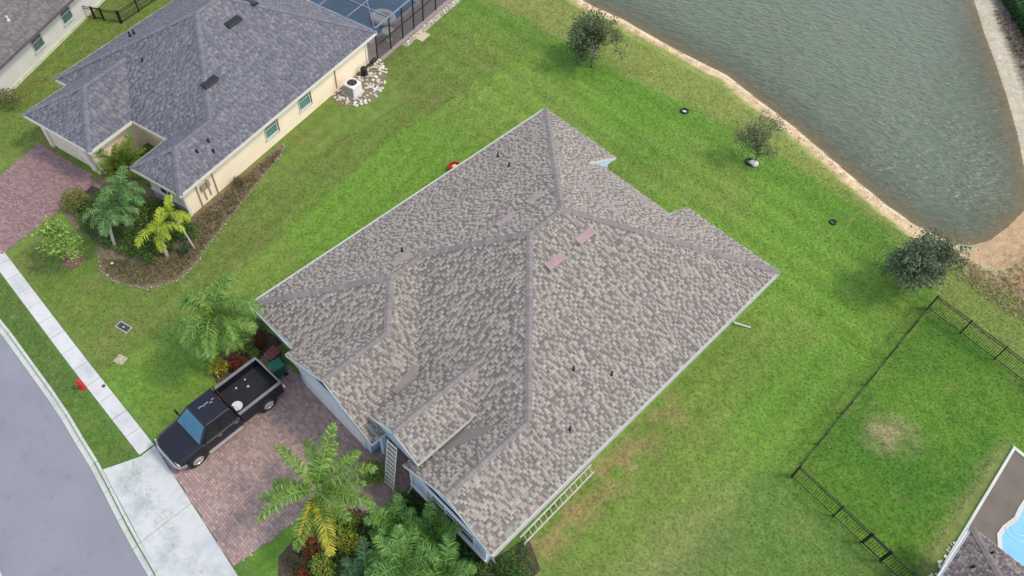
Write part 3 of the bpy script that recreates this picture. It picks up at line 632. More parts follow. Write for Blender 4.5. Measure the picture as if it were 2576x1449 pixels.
nroof = shingle_roof(nb, nf, ncaps, NPAL, (.162, .16, .18), 0, 17, expo=.16, wmin=.16, wmax=.42, thick=.012, world=(math.cos(NR), math.sin(NR), NO[0], NO[1]), deck_mat=DECK)
MB().prism([(-11.9, 3.1), (-11.9, 16.3), (-.54, 16.3), (-.54, .5), (-3.1, .5), (-3.1, 3.2), (-6.7, 3.2), (-6.7, .1), (-10.9, .1), (-10.9, 3.1)], 0, 2.3).build('wall', CREAM, nb)
MB().prism([(-3.14, .46), (-.5, .46), (-.5, .53), (-3.14, .53)], 0, .1).build('wall_base', CREAM2, nb)
MB().prism([(-3.13, .45), (-.52, .45), (-.52, .5), (-3.13, .5)], .1, 2.3).build('front_band', M('grey_band', (.42, .40, .36), .85, .06, 2), nb)
MB().box((-3.15, .4, .7), (-.5, .5, .8)).build('wall_trim', WHITE, nb)
for x0_, y0_ in ((-.6, .42), (-.6, 16.15)): MB().box((x0_-.05, y0_, 0), (x0_+.11, y0_+.16, 2.3)).build('corner_trim', CREAM2, nb)
NGL = M('teal_glass', (.12, .22, .20), .12, .15, 2, spec=.5)
for yc in (7.25, 10.2): window(nb, yc-.5, yc+.5, .75, 2.05, -.54, 'x', 1, 0, M('window_grey', (.50, .58, .54), .5, .05), NGL)
for yc in (7.25, 10.2): MB().box((-.56, yc+.5, .6), (-.5, yc+.62, 2.12)).build('window_trim', M('dark_reveal', (.14, .10, .07), .8), nb)
window(nb, -2.4, -1.2, .85, 2.0, .45, 'y', -1, 1)
ngd = MB().box((-10.5, .05, .02), (-7.2, .1, 2.0)).build('garage_door', M('cream_door', (.62, .55, .44), .6, .05), nb)
for r_ in range(4):
    for c2 in range(6): MB().box((-10.42+c2*.54, .035, .1+r_*.48), (-9.96+c2*.54, .055, .46+r_*.48)).build('door_panel', MATS['cream_door'], ngd)
for x in (-10.75, -7.0): 
    mb = MB().box((x-.07, -.08, 1.5), (x+.07, .06, 1.8)); mb.lathe([(.12, 0), (.02, .1)], 8, (x, -.01, 1.8)); mb.build('wall_lantern', BLACK, nb)
# curved wing wall and arch piece by the garage door
PINK = M('pinkish_trim', (.66, .56, .52), .8, .06)
MB().ext([(-8.05, .9), (-8.05, 1.25), (-7.85, 1.5), (-7.55, 1.55), (-7.35, 1.35), (-7.3, .7), (-7.1, .25), (-6.9, 0), (-7.5, 0), (-7.6, .5), (-7.75, .95)], 'y', -.1, .04).build('scroll_wall', PINK, nb, bevel=.02)
MB().box((-11.1, -.28, 1.98), (-6.6, .09, 2.08)).build('door_trim', PINK, nb)
MB().box((-11.0, -.05, 0), (-10.72, .09, 1.98)).build('door_trim', PINK, nb)
CONDUIT = M('conduit', (.36, .27, .20), .6, .1)
for yy, z0, z1, w_ in ((1.35, .0, 1.9, .05), (1.75, .2, 1.3, .16), (2.1, .3, 1.5, .1), (2.55, .0, 1.9, .06), (13.1, .2, 2.1, .05)):
    mb = MB().bar((-.5, yy, z0), (-.5, yy, z1), .05); 
    if w_ > .09: mb.box((-.53, yy-w_, 1.0), (-.42, yy+w_, 1.4))
    mb.build('utility_conduit', CONDUIT, nb)
for p, q in (((0, 0, nhe), (0, 16.83, nhe)), ((0, 16.83, nhe), (-12.4, 16.83, nhe)), ((-12.4, 16.83, nhe), (-12.4, 2.6, nhe)), ((-12.4, 2.6, nhe), (-11.4, 2.6, nhe)), ((-11.4, 2.6, nhe), (-11.4, -.4, nhe)), ((-11.4, -.4, nhe), (-6.2, -.4, nhe)), ((-6.2, -.4, nhe), (-6.2, 2.6, nhe)), ((-6.2, 2.6, nhe), (-3.6, 2.6, nhe)), ((-3.6, 2.6, nhe), (-3.6, 0, nhe)), ((-3.6, 0, nhe), (0, 0, nhe))):
    MB().bar((p[0], p[1], p[2]-.1), (q[0], q[1], q[2]-.1), .05, .2).build('fascia', M('cream_fascia', (.68, .62, .52), .6, .05), nb)
sf = MB().box((-12.38, 2.62, 2.27), (-.02, 16.8, 2.285)); sf.box((-11.38, -.38, 2.27), (-6.22, 2.62, 2.285)); sf.box((-3.58, .02, 2.27), (-.02, 2.62, 2.285)); sf.build('soffit', CREAM2, nb)
DV = M('dark_vent', (.02, .02, .025), .5, .1)
for x, y, pl_ in ((-3.15, 6.1, pn('R', 0)), (-4.8, 10.0, pn('R', 0)), (-5.3, 11.9, pn('B', 16.83))): roof_vent(nroof, x, y, pl_, 0, DV, 1.05, .42, .14)
for x, y, pl_ in ((-1.0, 2.5, pn('R', 0)), (-1.05, 3.4, pn('R', 0)), (-.55, 3.15, pn('R', 0)), (-9.2, 6.5, pn('F', 2.6)), (-9.35, 6.3, pn('F', 2.6)), (-7.65, 5.45, pn('F', 2.6))):
    z = pl_[0]*x+pl_[1]*y+pl_[2]; MB().lathe([(.1, -.08), (.07, .03), (.05, .05), (.05, .2)], 8).build('vent_pipe', BLACK, nroof, loc=(x, y, z))

# screen enclosure and pool behind the neighbour's house
cage = thing('pool_screen_enclosure', 'bronze framed screen enclosure over the pool behind the cream house', 'enclosure', NO, NR)
k = N('insect_screen'); k.base((.045, .045, .05)); k.rough(.8); tr = k.n('ShaderNodeBsdfTransparent'); mx = k.n('ShaderNodeMixShader'); mx.inputs[0].default_value = .5
k.l(tr.outputs[0], mx.inputs[1]); k.l(k.b.outputs[0], mx.inputs[2]); k.l(mx.outputs[0], k.out.inputs[0]); SCREEN = k.m
cy = [16.95, 18.4, 19.75, 21.0, 22.1, 23.6, 25.2]; cxs = [-.25, -2.4, -4.6, -6.8, -9.0]; cz = 2.42
for y in cy: MB().box((-.29, y-.035, 0), (-.21, y+.035, cz)).build('post', BRONZE, cage)
for x in cxs[1:]: MB().box((x-.035, 25.16, 0), (x+.035, 25.24, cz)).build('post', BRONZE, cage)
for y in cy[1:]: MB().box((-9.0, y-.03, 0), (-8.94, y+.03, cz)).build('post', BRONZE, cage)
RAIL = M('sky_sheen_beam', (.22, .25, .32), .4, .1, metal=.2)  # top beams coloured lighter to paint in the sky they reflect
for z in (1.15,): MB().box((-.28, 16.95, z-.03), (-.22, 25.2, z+.03)).build('rail', BRONZE, cage)
MB().box((-.29, 16.95, cz), (-.21, 25.2, cz+.08)).build('beam', RAIL, cage); MB().box((-9.04, 25.16, cz), (-.21, 25.24, cz+.08)).build('beam', RAIL, cage); MB().box((-9.04, 16.9, cz), (-8.96, 25.2, cz+.08)).build('beam', RAIL, cage)
for y in cy[1:-1:2]: MB().bar((-.25, y, cz+.04), (-9, y, cz+.04), .06, .09).build('beam', RAIL, cage)
for x in cxs[1:-1]: MB().bar((x, 16.9, cz+.045), (x, 25.2, cz+.045), .05, .07).build('beam', RAIL, cage)
MB().bar((-.25, 16.95, cz+.05), (-4.6, 21, cz+.05), .04, .05).build('brace', RAIL, cage)
for i in range(len(cy)-1):
    for z0, z1 in ((.04, 1.12), (1.18, cz)): MB().add([(-.25, cy[i]+.035, z0), (-.25, cy[i+1]-.035, z0), (-.25, cy[i+1]-.035, z1), (-.25, cy[i]+.035, z1)], [(0, 1, 2, 3)]).build('screen_panel', SCREEN, cage)
for i in range(len(cy)-1):
    for j in range(len(cxs)-1): MB().add([(cxs[j]-.03, cy[i]+.03, cz+.03), (cxs[j]-.03, cy[i+1]-.03, cz+.03), (cxs[j+1]+.03, cy[i+1]-.03, cz+.03), (cxs[j+1]+.03, cy[i]+.03, cz+.03)], [(0, 1, 2, 3)]).build('screen_panel', SCREEN, cage)
def L2W(x, y, rz=NR, o=NO): return (o[0]+x*math.cos(rz)-y*math.sin(rz), o[1]+x*math.sin(rz)+y*math.cos(rz))
def wpoly(pts): return [L2W(*p) for p in pts]
struct(MB().prism(wpoly([(-9.3, 16.4), (.02, 16.4), (.02, 25.6), (-9.3, 25.6)]), -.05, .035).build('pool_deck', concrete('deck_paving', (.33, .26, .24), (.22, .18, .17))))
k = N('pool_water'); k.base(k.mix(k.ramp(k.noise(2.5), [(.3, 0.), (.7, 1.)]), (.045, .13, .24), (.07, .18, .30))); k.rough(.05); k.spec(.5); k.bump(k.noise(4), .25, .03); PW = k.m
pool = thing('swimming_pool', 'dark blue swimming pool inside the screen enclosure', 'pool', (*L2W(-4.9, 20.6), 0), NR)
MB().prism([(-3.3, -2.6), (3.3, -2.6), (3.3, 3.2), (-3.3, 3.2)], .036, .05).build('coping', concrete('coping', (.42, .40, .40), (.3, .3, .3)), pool)
MB().prism([(-3.05, -2.35), (3.05, -2.35), (3.05, 2.95), (-3.05, 2.95)], .051, .056).build('water_surface', PW, pool)
wf = thing('pool_float', 'white round float beside the pool under the screen roof', 'float', (*L2W(-2.5, 20.55), .06), NR)
mb = MB(); t_ = [[(math.cos(a)*(.75+.2*math.cos(b)), math.sin(a)*(.6+.2*math.cos(b)), .2+.2*math.sin(b)) for b in np.linspace(0, 2*math.pi, 8, endpoint=False)] for a in np.linspace(0, 2*math.pi, 20, endpoint=False)]
mb.loft(t_+[t_[0]], cap=False); mb.build('rim', WHITE, wf, smooth=True); MB().lathe([(.62, .1), (.6, .14)], 16).build('seat', WHITE, wf)
wf2 = thing('patio_table', 'white table at the house corner of the screened pool deck', 'table', (*L2W(-.95, 19.1), .035), NR)
MB().lathe([(.42, .66), (.43, .7)], 20).build('table_top', WHITE, wf2); MB().lathe([(.25, 0), (.05, .06), (.04, .66)], 12).build('leg', WHITE, wf2)
CHP = M('white_stone', (.62, .58, .48), .9, .25, 5); 
step = MB().prism(wpoly([(.15, 20.2), (1.0, 20.2), (1.0, 21.15), (.15, 21.15)]), -.02, .05).build('step_slab', concrete('tan_slab', (.55, .46, .33), (.45, .30, .22)), bevel=.015); tag(step, 'square tan concrete slab outside the screen enclosure door', 'slab')

# ------------------------------------------------------------------ stones round the air conditioner, and the strip beside the enclosure
def stone_mesh(seed, r=.09):
    rnd = random.Random(seed); mb = MB(); rings = []
    for z, s in ((-.3, .55), (.0, 1.), (.35, .92), (.62, .5)): rings.append([(r*s*math.cos(t)*rnd.uniform(.8, 1.2), r*s*math.sin(t)*rnd.uniform(.75, 1.1), r*z) for t in np.linspace(0, 2*math.pi, 7, endpoint=False)])
    mb.loft(rings); mb.col = None; return mb.mesh('stone')
STM = [stone_mesh(i) for i in range(6)]; STMAT = [M('pale_stone', (.52, .47, .36), .9, .2, 6), M('white_pebble', (.62, .59, .51), .9, .15, 6), M('grey_stone', (.30, .27, .22), .9, .25, 6)]
STV = []
for i, s in enumerate(STM):
    for j, mt in enumerate(STMAT): me = s.copy(); me.materials.append(mt); STV.append((j, me))
def stones(parent, pts, rmin, rmax, name='stone', w=(5, 4, 2), seed=1):
    rnd = random.Random(seed)
    for x, y in pts:
        j = rnd.choices((0, 1, 2), w)[0]; me = rnd.choice([m_ for q, m_ in STV if q == j]); o = obj(name, me, None, parent); o.location = (x, y, .03); s = rnd.uniform(rmin, rmax)/.09
        o.scale = (s*rnd.uniform(.8, 1.5), s, s*rnd.uniform(.7, 1)); o.rotation_euler = (0, 0, rnd.uniform(0, 6.28))
GRAV = [(-11.95, 13.4), (-10.9, 13.2), (-10.05, 13.9), (-9.75, 15.0), (-10.3, 16.4), (-11.4, 17.6), (-12.55, 17.9)]
grv = struct(MB().prism(GRAV+[(-12.7, 17.6)], -.02, .012).build('stone_bed', M('stone_bed_soil', (.20, .16, .11), .95, .3, 6, .4)))
rnd = random.Random(4); pts = []
while len(pts) < 210:
    x, y = rnd.uniform(-12.8, -9.6), rnd.uniform(13, 18)
    if inside(x, y, GRAV+[(-12.7, 17.6)]): pts.append((x, y))
stones(grv, pts, .05, .13)
strip = struct(MB().prism(wpoly([(.06, 19.2), (.5, 19.2), (.55, 26), (.06, 26)]), -.02, .012).build('gravel_strip', M('gravel_soil', (.42, .37, .30), .95, .25, 8, .3)))
stones(strip, [L2W(rnd.uniform(.1, .5), rnd.uniform(19, 25.8)) for _ in range(90)], .04, .09, seed=3)

# air conditioner
ac = thing('air_conditioner', 'white air conditioner unit standing on the stones by the cream wall', 'air conditioner', (-11.1, 14.55, 0), NR)
MB().box((-.5, -.5, 0), (.5, .5, .07)).build('pad', concrete('pad', (.5, .48, .44), (.4, .38, .34)), ac)
ACW = M('ac_white', (.74, .71, .68), .5, .06, 3); MB().box((-.42, -.42, .07), (.42, .42, .86)).build('casing', ACW, ac, bevel=.05)
for s in (-1, 1):
    lv = MB()
    for i in range(9): lv.box((-.36, s*.425-.008, .14+i*.075), (.36, s*.425+.008, .17+i*.075))
    lv.build('louvre', M('ac_grey', (.12, .10, .09), .6), ac)
lv = MB()
for i in range(9): lv.box((-.43, -.36, .14+i*.075), (-.415, .36, .17+i*.075))
lv.build('louvre', MATS['ac_grey'], ac)
MB().lathe([(.37, .855), (.37, .885), (.32, .885), (.32, .855)], 24, cap=False).build('top_ring', ACW, ac); MB().lathe([(.31, .864), (.3, .872)], 24).build('fan_opening', BLACK, ac)
fan = MB()
for i in range(4): t = i*math.pi/2; fan.bar((0, 0, .878), (.28*math.cos(t), .28*math.sin(t), .876), .13, .012)
fan.build('fan', MATS['ac_grey'], ac)
gr = MB()
for i in range(6): t = i*math.pi/6; gr.bar((-.33*math.cos(t), -.33*math.sin(t), .89), (.33*math.cos(t), .33*math.sin(t), .89), .008)
gr.build('grille', BLACK, ac)
pe = thing('pool_equipment', 'black pump and pipes by the cream wall beside the stones', 'pump', (-12.05, 16.2, 0), NR)
MB().lathe([(.2, 0), (.22, .1), (.22, .5), (.12, .62)], 14).build('filter', BLACK, pe); MB().tube([(0, 0, .45), (.0, .5, .45), (0, .8, .5)], .07, 8).build('pipe', BLACK, pe); MB().lathe([(.14, 0), (.14, .45)], 12, (0, .8, .45), 'y').build('motor', BLACK, pe)

# ------------------------------------------------------------------ far house, top left
HR = R(28.5); hz, hs = 2.25, .45
fh = thing('white_house', 'white walled house with brown-grey roof and roof panel, partly out of frame', 'house', (0, 0, 0), HR)
def ph(kind, v, z=hz, s=hs): return {'L': (s, 0, z-s*v), 'R': (-s, 0, z+s*v), 'F': (0, s, z-s*v), 'B': (0, -s, z+s*v)}[kind]
hf = mass_faces(rect(-34, 9.6, -21.75, 27), [ph('L', -34), ph('R', -21.75), ph('F', 9.6), ph('B', 27)])
hz2 = hz+6.125*hs; hcap = [((-21.75, 9.6, hz), (-27.875, 15.725, hz2), (-hs, 0), (0, hs)), ((-34, 9.6, hz), (-27.875, 15.725, hz2), (hs, 0), (0, hs)), ((-27.875, 15.725, hz2), (-27.875, 20.875, hz2), (hs, 0), (-hs, 0))]
HPAL = [(.175, .155, .15), (.19, .168, .16), (.16, .142, .138), (.205, .18, .172), (.145, .13, .128)]
hroof = shingle_roof(fh, hf, hcap, HPAL, (.17, .15, .148), 0, 23, expo=.16, wmin=.16, wmax=.42, thick=.012, world=(math.cos(HR), math.sin(HR), 0, 0), deck_mat=DECK)
HW = M('offwhite_stucco', (.60, .57, .53), .9, .05, 1.2, .1, fine=40.); MB().prism(rect(-33.4, 10.3, -22.32, 26.5), 0, 2.15).build('wall', HW, fh)
MB().box((-22.32, 10.3, 0), (-22.27, 26.5, .22)).build('wall_base', M('base_band', (.55, .56, .42), .9), fh)
MB().bar((-21.75, 9.6, hz-.09), (-21.75, 27, hz-.09), .05, .18).build('fascia', M('brown_fascia', (.12, .10, .09), .7), fh); MB().bar((-21.75, 9.6, hz-.09), (-34, 9.6, hz-.09), .05, .18).build('fascia', MATS['brown_fascia'], fh)
MB().box((-33.9, 9.7, 2.13), (-21.77, 26.9, 2.148)).build('soffit', HW, fh)
for yc in (14.6, 17.6): window(fh, yc-.5, yc+.5, .75, 1.95, -22.32, 'x', 1, 0, M('window_sage', (.42, .50, .46), .6), M('grey_glass', (.10, .13, .13), .15, spec=.5))
SOL = M('solar_cell', (.03, .03, .055), .25, .1, 3, spec=.6); a_, b_, c_ = ph('R', -21.75); nrm = Vector((-a_, -b_, 1)).normalized(); up = Vector((-1, 0, hs)).normalized(); es = up.cross(nrm)
sp = MB().box((-1.35, -.85, 0), (1.35, .85, .05)).build('roof_panel', M('panel_frame', (.09, .085, .10), .4), hroof)
mm = Matrix((es, up, nrm)).transposed().to_4x4(); px, py = -23.1, 18.6; mm.translation = Vector((px, py, a_*px+b_*py+c_+.05)); sp.matrix_local = mm
for i in range(9):
    for j in range(5): MB().box((-1.3+i*.29, -.82+j*.33, .048), (-1.03+i*.29, -.52+j*.33, .055)).build('cell', SOL, sp)
for x, y in ((-23.2, 14.2), (-24.3, 17.6)): MB().lathe([(.12, -.08), (.09, .04), (.06, .06), (.06, .28)], 8).build('vent_pipe', WHITE, hroof, loc=(x, y, ph('R', -21.75)[0]*x+ph('R', -21.75)[2]))
# third house, lower right corner
TZ, TS = 2.45, .42; th = thing('corner_house', 'brown roofed house corner beside the light blue pool at the lower right', 'house', (0, 0, 0))
def pt(kind, v, z=TZ, s=TS): return {'L': (s, 0, z-s*v), 'R': (-s, 0, z+s*v), 'F': (0, s, z-s*v), 'B': (0, -s, z+s*v)}[kind]
tf = mass_faces(rect(29.35, 1, 43, 15.05), [pt('L', 29.35), pt('R', 43), pt('F', 1), pt('B', 15.05)])
tcap = [((29.35, 15.05, TZ), (36, 8.4, TZ+6.65*TS), (TS, 0), (0, -TS)), ((29.35, 1, TZ), (36, 7.65, TZ+6.65*TS), (TS, 0), (0, TS))]
TPAL = [(.20, .165, .15), (.235, .19, .17), (.165, .14, .135), (.15, .115, .12), (.26, .215, .19), (.12, .10, .105)]
troof = shingle_roof(th, tf, tcap, TPAL, (.19, .165, .15), 0, 29, deck_mat=DECK)
MB().prism(rect(29.85, 1.5, 42.5, 14.55), 0, 2.3).build('wall', M('grey_stucco', (.50, .50, .52), .9, .05), th)
for p, q in (((29.35, 1, TZ), (29.35, 15.05, TZ)), ((29.35, 15.05, TZ), (43, 15.05, TZ))): MB().bar((p[0], p[1], p[2]-.09), (q[0], q[1], q[2]-.09), .05, .18).build('fascia', WHITE, th)
window(th, 12.6, 14.1, .3, 2.1, 29.85, 'x', -1, 1); 
for p in ((29.3, 13.2),): MB().bar((29.28, 11.6, 2.33), (29.28, 15.0, 2.33), .11, .1).build('gutter', WHITE, th)
for x, y in ((30.3, 14.4), (30.0, 13.3)): MB().lathe([(.1, -.08), (.06, .04), (.045, .25)], 8).build('vent_pipe', BLACK, troof, loc=(x, y, pt('L', 29.35)[0]*x+pt('L', 29.35)[2] if x-29.35 < 15.05-y else TZ+TS*(15.05-y)))
dk = struct(MB().prism([(29.75, 14.0), (29.6, 21.85), (40, 20.9), (40, 14.0)], -.05, .06).build('patio_deck', M('brown_deck', (.155, .125, .10), .85, .12, 1.2)))
MB().prism([(29.66, 14.0), (29.46, 22.02), (29.58, 21.98), (29.78, 14.0)], -.05, .11).build('deck_edging', concrete('edge_white', (.56, .56, .50), (.42, .44, .36)), dk); MB().prism([(29.42, 22.04), (40, 21.05), (40, 20.9), (29.58, 21.86)], -.05, .108).build('deck_edging', MATS['edge_white'], dk)
PE = [(33.5, 20.9), (31.6, 20.6), (30.95, 20.05), (30.93, 19.2), (30.98, 18.6), (30.78, 17.85), (30.76, 17.3), (31.05, 16.75), (31.2, 15.6), (38, 15.6), (38, 20.4)]
bp = thing('blue_pool', 'light blue pool with pale coping beside the brown roof corner', 'pool', (34, 18, 0))
def inset(poly, d, c=(34.5, 18.2)): return [(x+(c[0]-x)/math.hypot(c[0]-x, c[1]-y)*d, y+(c[1]-y)/math.hypot(c[0]-x, c[1]-y)*d) for x, y in poly]
loc_ = lambda P: [(x-34, y-18) for x, y in P]
MB().prism(loc_(PE), .061, .1).build('coping', MATS['edge_white'], bp)
k = N('light_pool_water'); k.base(k.mix(k.ramp(k.noise(1.2), [(.3, 0.), (.7, 1.)]), (.16, .43, .68), (.22, .50, .74))); k.rough(.08); k.spec(.5); k.bump(k.noise(3), .15, .03)
MB().prism(loc_(inset(PE, .22)), .101, .106).build('water_surface', k.m, bp)
ST_ = M('pool_step', (.40, .62, .80), .5, .04)
for cx, cy_, r in ((31.35, 18.2, .32), (31.35, 18.1, .52)): MB().tube([(cx-34+r*math.cos(t), cy_-18+r*math.sin(t), .108) for t in np.linspace(-2.6, 1.2, 14)], .022, 6).build('step_edge', ST_, bp)
stones(dk, [(random.uniform(29.5, 29.9), random.uniform(12.6, 16.2)) for _ in range(40)], .04, .09, 'edging_stone', seed=6)

# ------------------------------------------------------------------ fences
FB = M('black_fence', (.018, .022, .016), .5, .15, 3)
PK = MB().box((-.009, -.009, .06), (.009, .009, 1.16)).mesh('picket'); PK.materials.append(FB); PKs = MB().box((-.009, -.009, .06), (.009, .009, .86)).mesh('picket'); PKs.materials.append(FB)
def fence(label, p, q, posts, h=1.22, gate=None, group='black picket fences', spacing=.115, pk=None):
    p, q = Vector((*p, 0)), Vector((*q, 0)); d = q-p; L = d.length; rz = math.atan2(d.y, d.x); f = thing('picket_fence', label, 'fence', p, rz, group)
    for s in posts: MB().box((s-.035, -.035, -.05), (s+.035, .035, h+.06)).build('post', FB, f)
    for z in (.1, h-.18, h-.03): MB().box((0, -.016, z-.016), (L, .016, z+.016)).build('rail', FB, f)
    s = .08
    while s < L:
        o = obj('picket', pk or PK, None, f); o.location = (s, 0, 0); s += spacing
    if gate:
        a, b = gate; mb = MB().box((a, -.03, .1), (a+.06, .03, h)); mb.box((b-.06, -.03, .1), (b, .03, h)); mb.box((a, -.025, .1), (b, .025, .16)); mb.box((a, -.025, h-.08), (b, .025, h)); mb.build('gate_frame', FB, f)
    return f
fence('black picket fence along the pond bank beside the round tree', (22.64, 26.46), (34, 25.4), [0, 2.0, 4.0, 6.0, 8.0, 10, 11.4])
fence('black picket fence seen edge-on between the two back lawns', (22.66, 26.4), (22.76, 12.95), [0, 2.2, 4.4, 6.6, 8.9, 11.2, 13.4])
fence('black picket fence with a gate running to the corner house', (22.78, 12.9), (29.8, 12.2), [0, 2.35, 3.85, 4.9, 7.0], gate=(3.89, 4.86))
fence('black picket fence with gate between the white and cream houses', (-28.95, 6.0), (-26.75, 7.5), [0, .85, 1.5, 2.64], h=.92, gate=(.87, 1.48), pk=PKs)
fence('black picket fence closing the gap behind the cream house garage', (-26.7, 7.55), (-27.5, 10.6), [0, 1.5, 3.1], h=.92, pk=PKs)

# ------------------------------------------------------------------ foliage builders
LEAF = MC('leaf', .6, 12., .2, trans=.28, spec=.25); BARK = M('bark', (.16, .125, .095), .9, .25, 9, .4); PALEBARK = M('pale_trunk', (.42, .38, .30), .85, .2, 7, .3)
def leaf_mesh(name, P, size, cols, rng, asp=.42, up=.0):
    n = len(P); a = rng.normal(size=(n, 3)); a[:, 2] *= .7; a /= np.linalg.norm(a, axis=1)[:, None]
    b = rng.normal(size=(n, 3)); b[:, 2] += up; b -= (b*a).sum(1)[:, None]*a; b /= np.linalg.norm(b, axis=1)[:, None]
    if up: c = np.cross(a, b); b = np.where(rng.random(n)[:, None] < .75, np.cross(c, a)*0+b, b)
    s = size*rng.uniform(.6, 1.3, n)[:, None]
    V = np.stack([P-a*s*.5, P+b*s*asp*.5, P+a*s*.5, P-b*s*asp*.5], 1).reshape(-1, 3)
    F = np.arange(4*n).reshape(n, 4); return mesh_np(name, V, F, np.repeat(cols, 4, 0))
def pick(cols, n, rng, jit=.18):
    c = np.array(cols)[rng.integers(0, len(cols), n)]; return np.clip(c*(1+rng.normal(0, jit, n))[:, None], .004, 1)
OAK = [(.12, .155, .065), (.15, .185, .085), (.08, .11, .05), (.20, .23, .12), (.12, .15, .08)]
def tree(name, label, x, y, h, rx, rz_, n, cols, seed, trunk_r=.07, base=.6, leaf=.15, clumps=60, gauss=.24, bark=None, cat='tree', lean=(0, 0)):
    rng = np.random.default_rng(seed); t = thing(name, label, cat, (x, y, float(ground_z(np.array([[x]]), np.array([[y]]))[0][0, 0])), 0, 'oaks on the pond bank' if name == 'oak_tree' else None)
    cz_ = h-rz_; mb = MB(); top = Vector((lean[0], lean[1], base+.2*h)); mb.tube([(0, 0, -.1), (lean[0]*.4, lean[1]*.4, base*.6), top, (lean[0], lean[1], h*.8)], [trunk_r*1.2, trunk_r, trunk_r*.8, trunk_r*.25], 7)
    u = rng.normal(size=(clumps, 3)); u /= np.linalg.norm(u, axis=1)[:, None]; rad = rng.uniform(.45, 1.0, clumps)**.6
    lump = 1+.16*np.sin(u[:, 0]*5+seed)+.14*np.cos(u[:, 1]*6+seed*2)
    lob = rng.normal(0, .42, (6, 3))*np.array([rx, rx, rz_*.7]); lob[0] = 0; li = rng.integers(0, 6, clumps); sc_ = np.where(li == 0, .95, .6)
    cen = u*(rad*lump*sc_)[:, None]*np.array([rx, rx, rz_])+lob[li]+np.array([lean[0], lean[1], cz_]); cen[:, 2] = np.maximum(cen[:, 2], base*.7)
    for c in cen[:: max(1, clumps//34)]:
        s = Vector((lean[0], lean[1], max(base*.8, min(h*.6, c[2]*.55)))); e = Vector(c); mb.tube([s, s.lerp(e, .5)+Vector((0, 0, -.06)), e], [trunk_r*.45, trunk_r*.28, .008], 5, False)
    mb.build('trunk', bark or BARK, t, smooth=True)
    w_ = rng.integers(0, clumps, n); P = cen[w_]+rng.normal(0, gauss, (n, 3))*np.array([1, 1, .75]); P[:, 2] = np.maximum(P[:, 2], .12)
    tone = rng.uniform(.8, 1.2, clumps)[w_]; me = leaf_mesh('crown', P, leaf, pick(cols, n, rng)*tone[:, None], rng); obj('crown', me, LEAF, t); return t
def shrub(label, x, y, rx, ry, h, n, cols, seed, leaf=.1, cat='shrub', group=None, rz=0., up=.4, z0=0.):
    rng = np.random.default_rng(seed); t = thing('shrub', label, cat, (x, y, z0), rz, group or 'shrubs in the planting beds'); mb = MB()
    for i in range(6):
        a = rng.uniform(0, 6.28); mb.tube([(0, 0, -.05), (rx*.3*math.cos(a), ry*.3*math.sin(a), h*.5), (rx*.7*math.cos(a), ry*.7*math.sin(a), h*.85)], [.025, .018, .006], 5, False)
    mb.build('stem', BARK, t)
    u = rng.normal(size=(n, 3)); u /= np.linalg.norm(u, axis=1)[:, None]; rad = rng.uniform(.3, 1, n)**.45; lump = 1+.18*np.sin(u[:, 0]*7+seed)*np.cos(u[:, 1]*6-seed)+.1*rng.normal(size=n)
    P = u*(rad*lump)[:, None]*np.array([rx, ry, h*.5])+np.array([0, 0, h*.52]); P[:, 2] = np.maximum(P[:, 2], .03)
    obj('foliage', leaf_mesh('foliage', P, leaf, pick(cols, n, rng, .22), rng, .5, up), LEAF, t); return t
def frond_mesh(seed, L, e0, droop, nl, ll, cols, wid=.04, hang=.5, spread=.9, plume=.5):
    rng = np.random.default_rng(seed); V = []; F = []; Cc = []; seg = 14; p = np.zeros(3); pts = [p.copy()]; T = []
    for i in range(seg):
        ph = e0-droop*((i+.5)/seg)**1.25; d = np.array([math.cos(ph), 0, math.sin(ph)]); T.append(d); p = p+d*L/seg; pts.append(p.copy())
    T.append(T[-1]); pts = np.array(pts); T = np.array(T); c0 = np.array(cols[0])
    for i in range(seg):
        r_a = .03*(1-i/seg)+.006; r_b = .03*(1-(i+1)/seg)+.006; o = len(V)
        for q, r in ((pts[i], r_a), (pts[i+1], r_b)):
            V += [q+np.array([0, r, 0]), q+np.array([0, 0, r]), q+np.array([0, -r, 0]), q+np.array([0, 0, -r])]; Cc += [c0*1.15+np.array([.03, .03, 0])]*4
        for j in range(4): F.append((o+j, o+(j+1) % 4, o+4+(j+1) % 4, o+4+j))
    for i in range(nl):
        f = .12+.88*i/nl; s = f*seg; k0 = min(int(s), seg-1); q = pts[k0]+(pts[k0+1]-pts[k0])*(s-k0); d = T[k0]
        l = ll*(math.sin(math.pi*(.12+.86*f))**.6)*rng.uniform(.8, 1.15); upv = np.array([-d[2], 0, d[0]])
        for sd_ in (-1, 1):
            dr = np.array([0, sd_, 0])*spread+d*rng.uniform(.35, .75)+upv*rng.uniform(-.15, .3+plume); dr /= np.linalg.norm(dr)
            m1 = q+dr*l*.5+np.array([0, 0, -hang*l*.08]); tip = q+dr*l*.85+np.array([0, 0, -hang*l*rng.uniform(.35, .75)])
            w = wid*rng.uniform(.7, 1.2); wv = d*w*.5+upv*w*.15; cc = np.array(cols[rng.integers(0, len(cols))])*rng.uniform(.55, 1.35); o = len(V)
            V += [q-wv*.6, q+wv*.6, m1+wv, m1-wv, tip]; Cc += [cc*.8, cc*.8, cc, cc, cc*1.1]; F += [(o, o+1, o+2, o+3), (o+3, o+2, o+4)]
    return mesh_np('frond', np.array(V), F, np.clip(np.array(Cc), .003, 1))
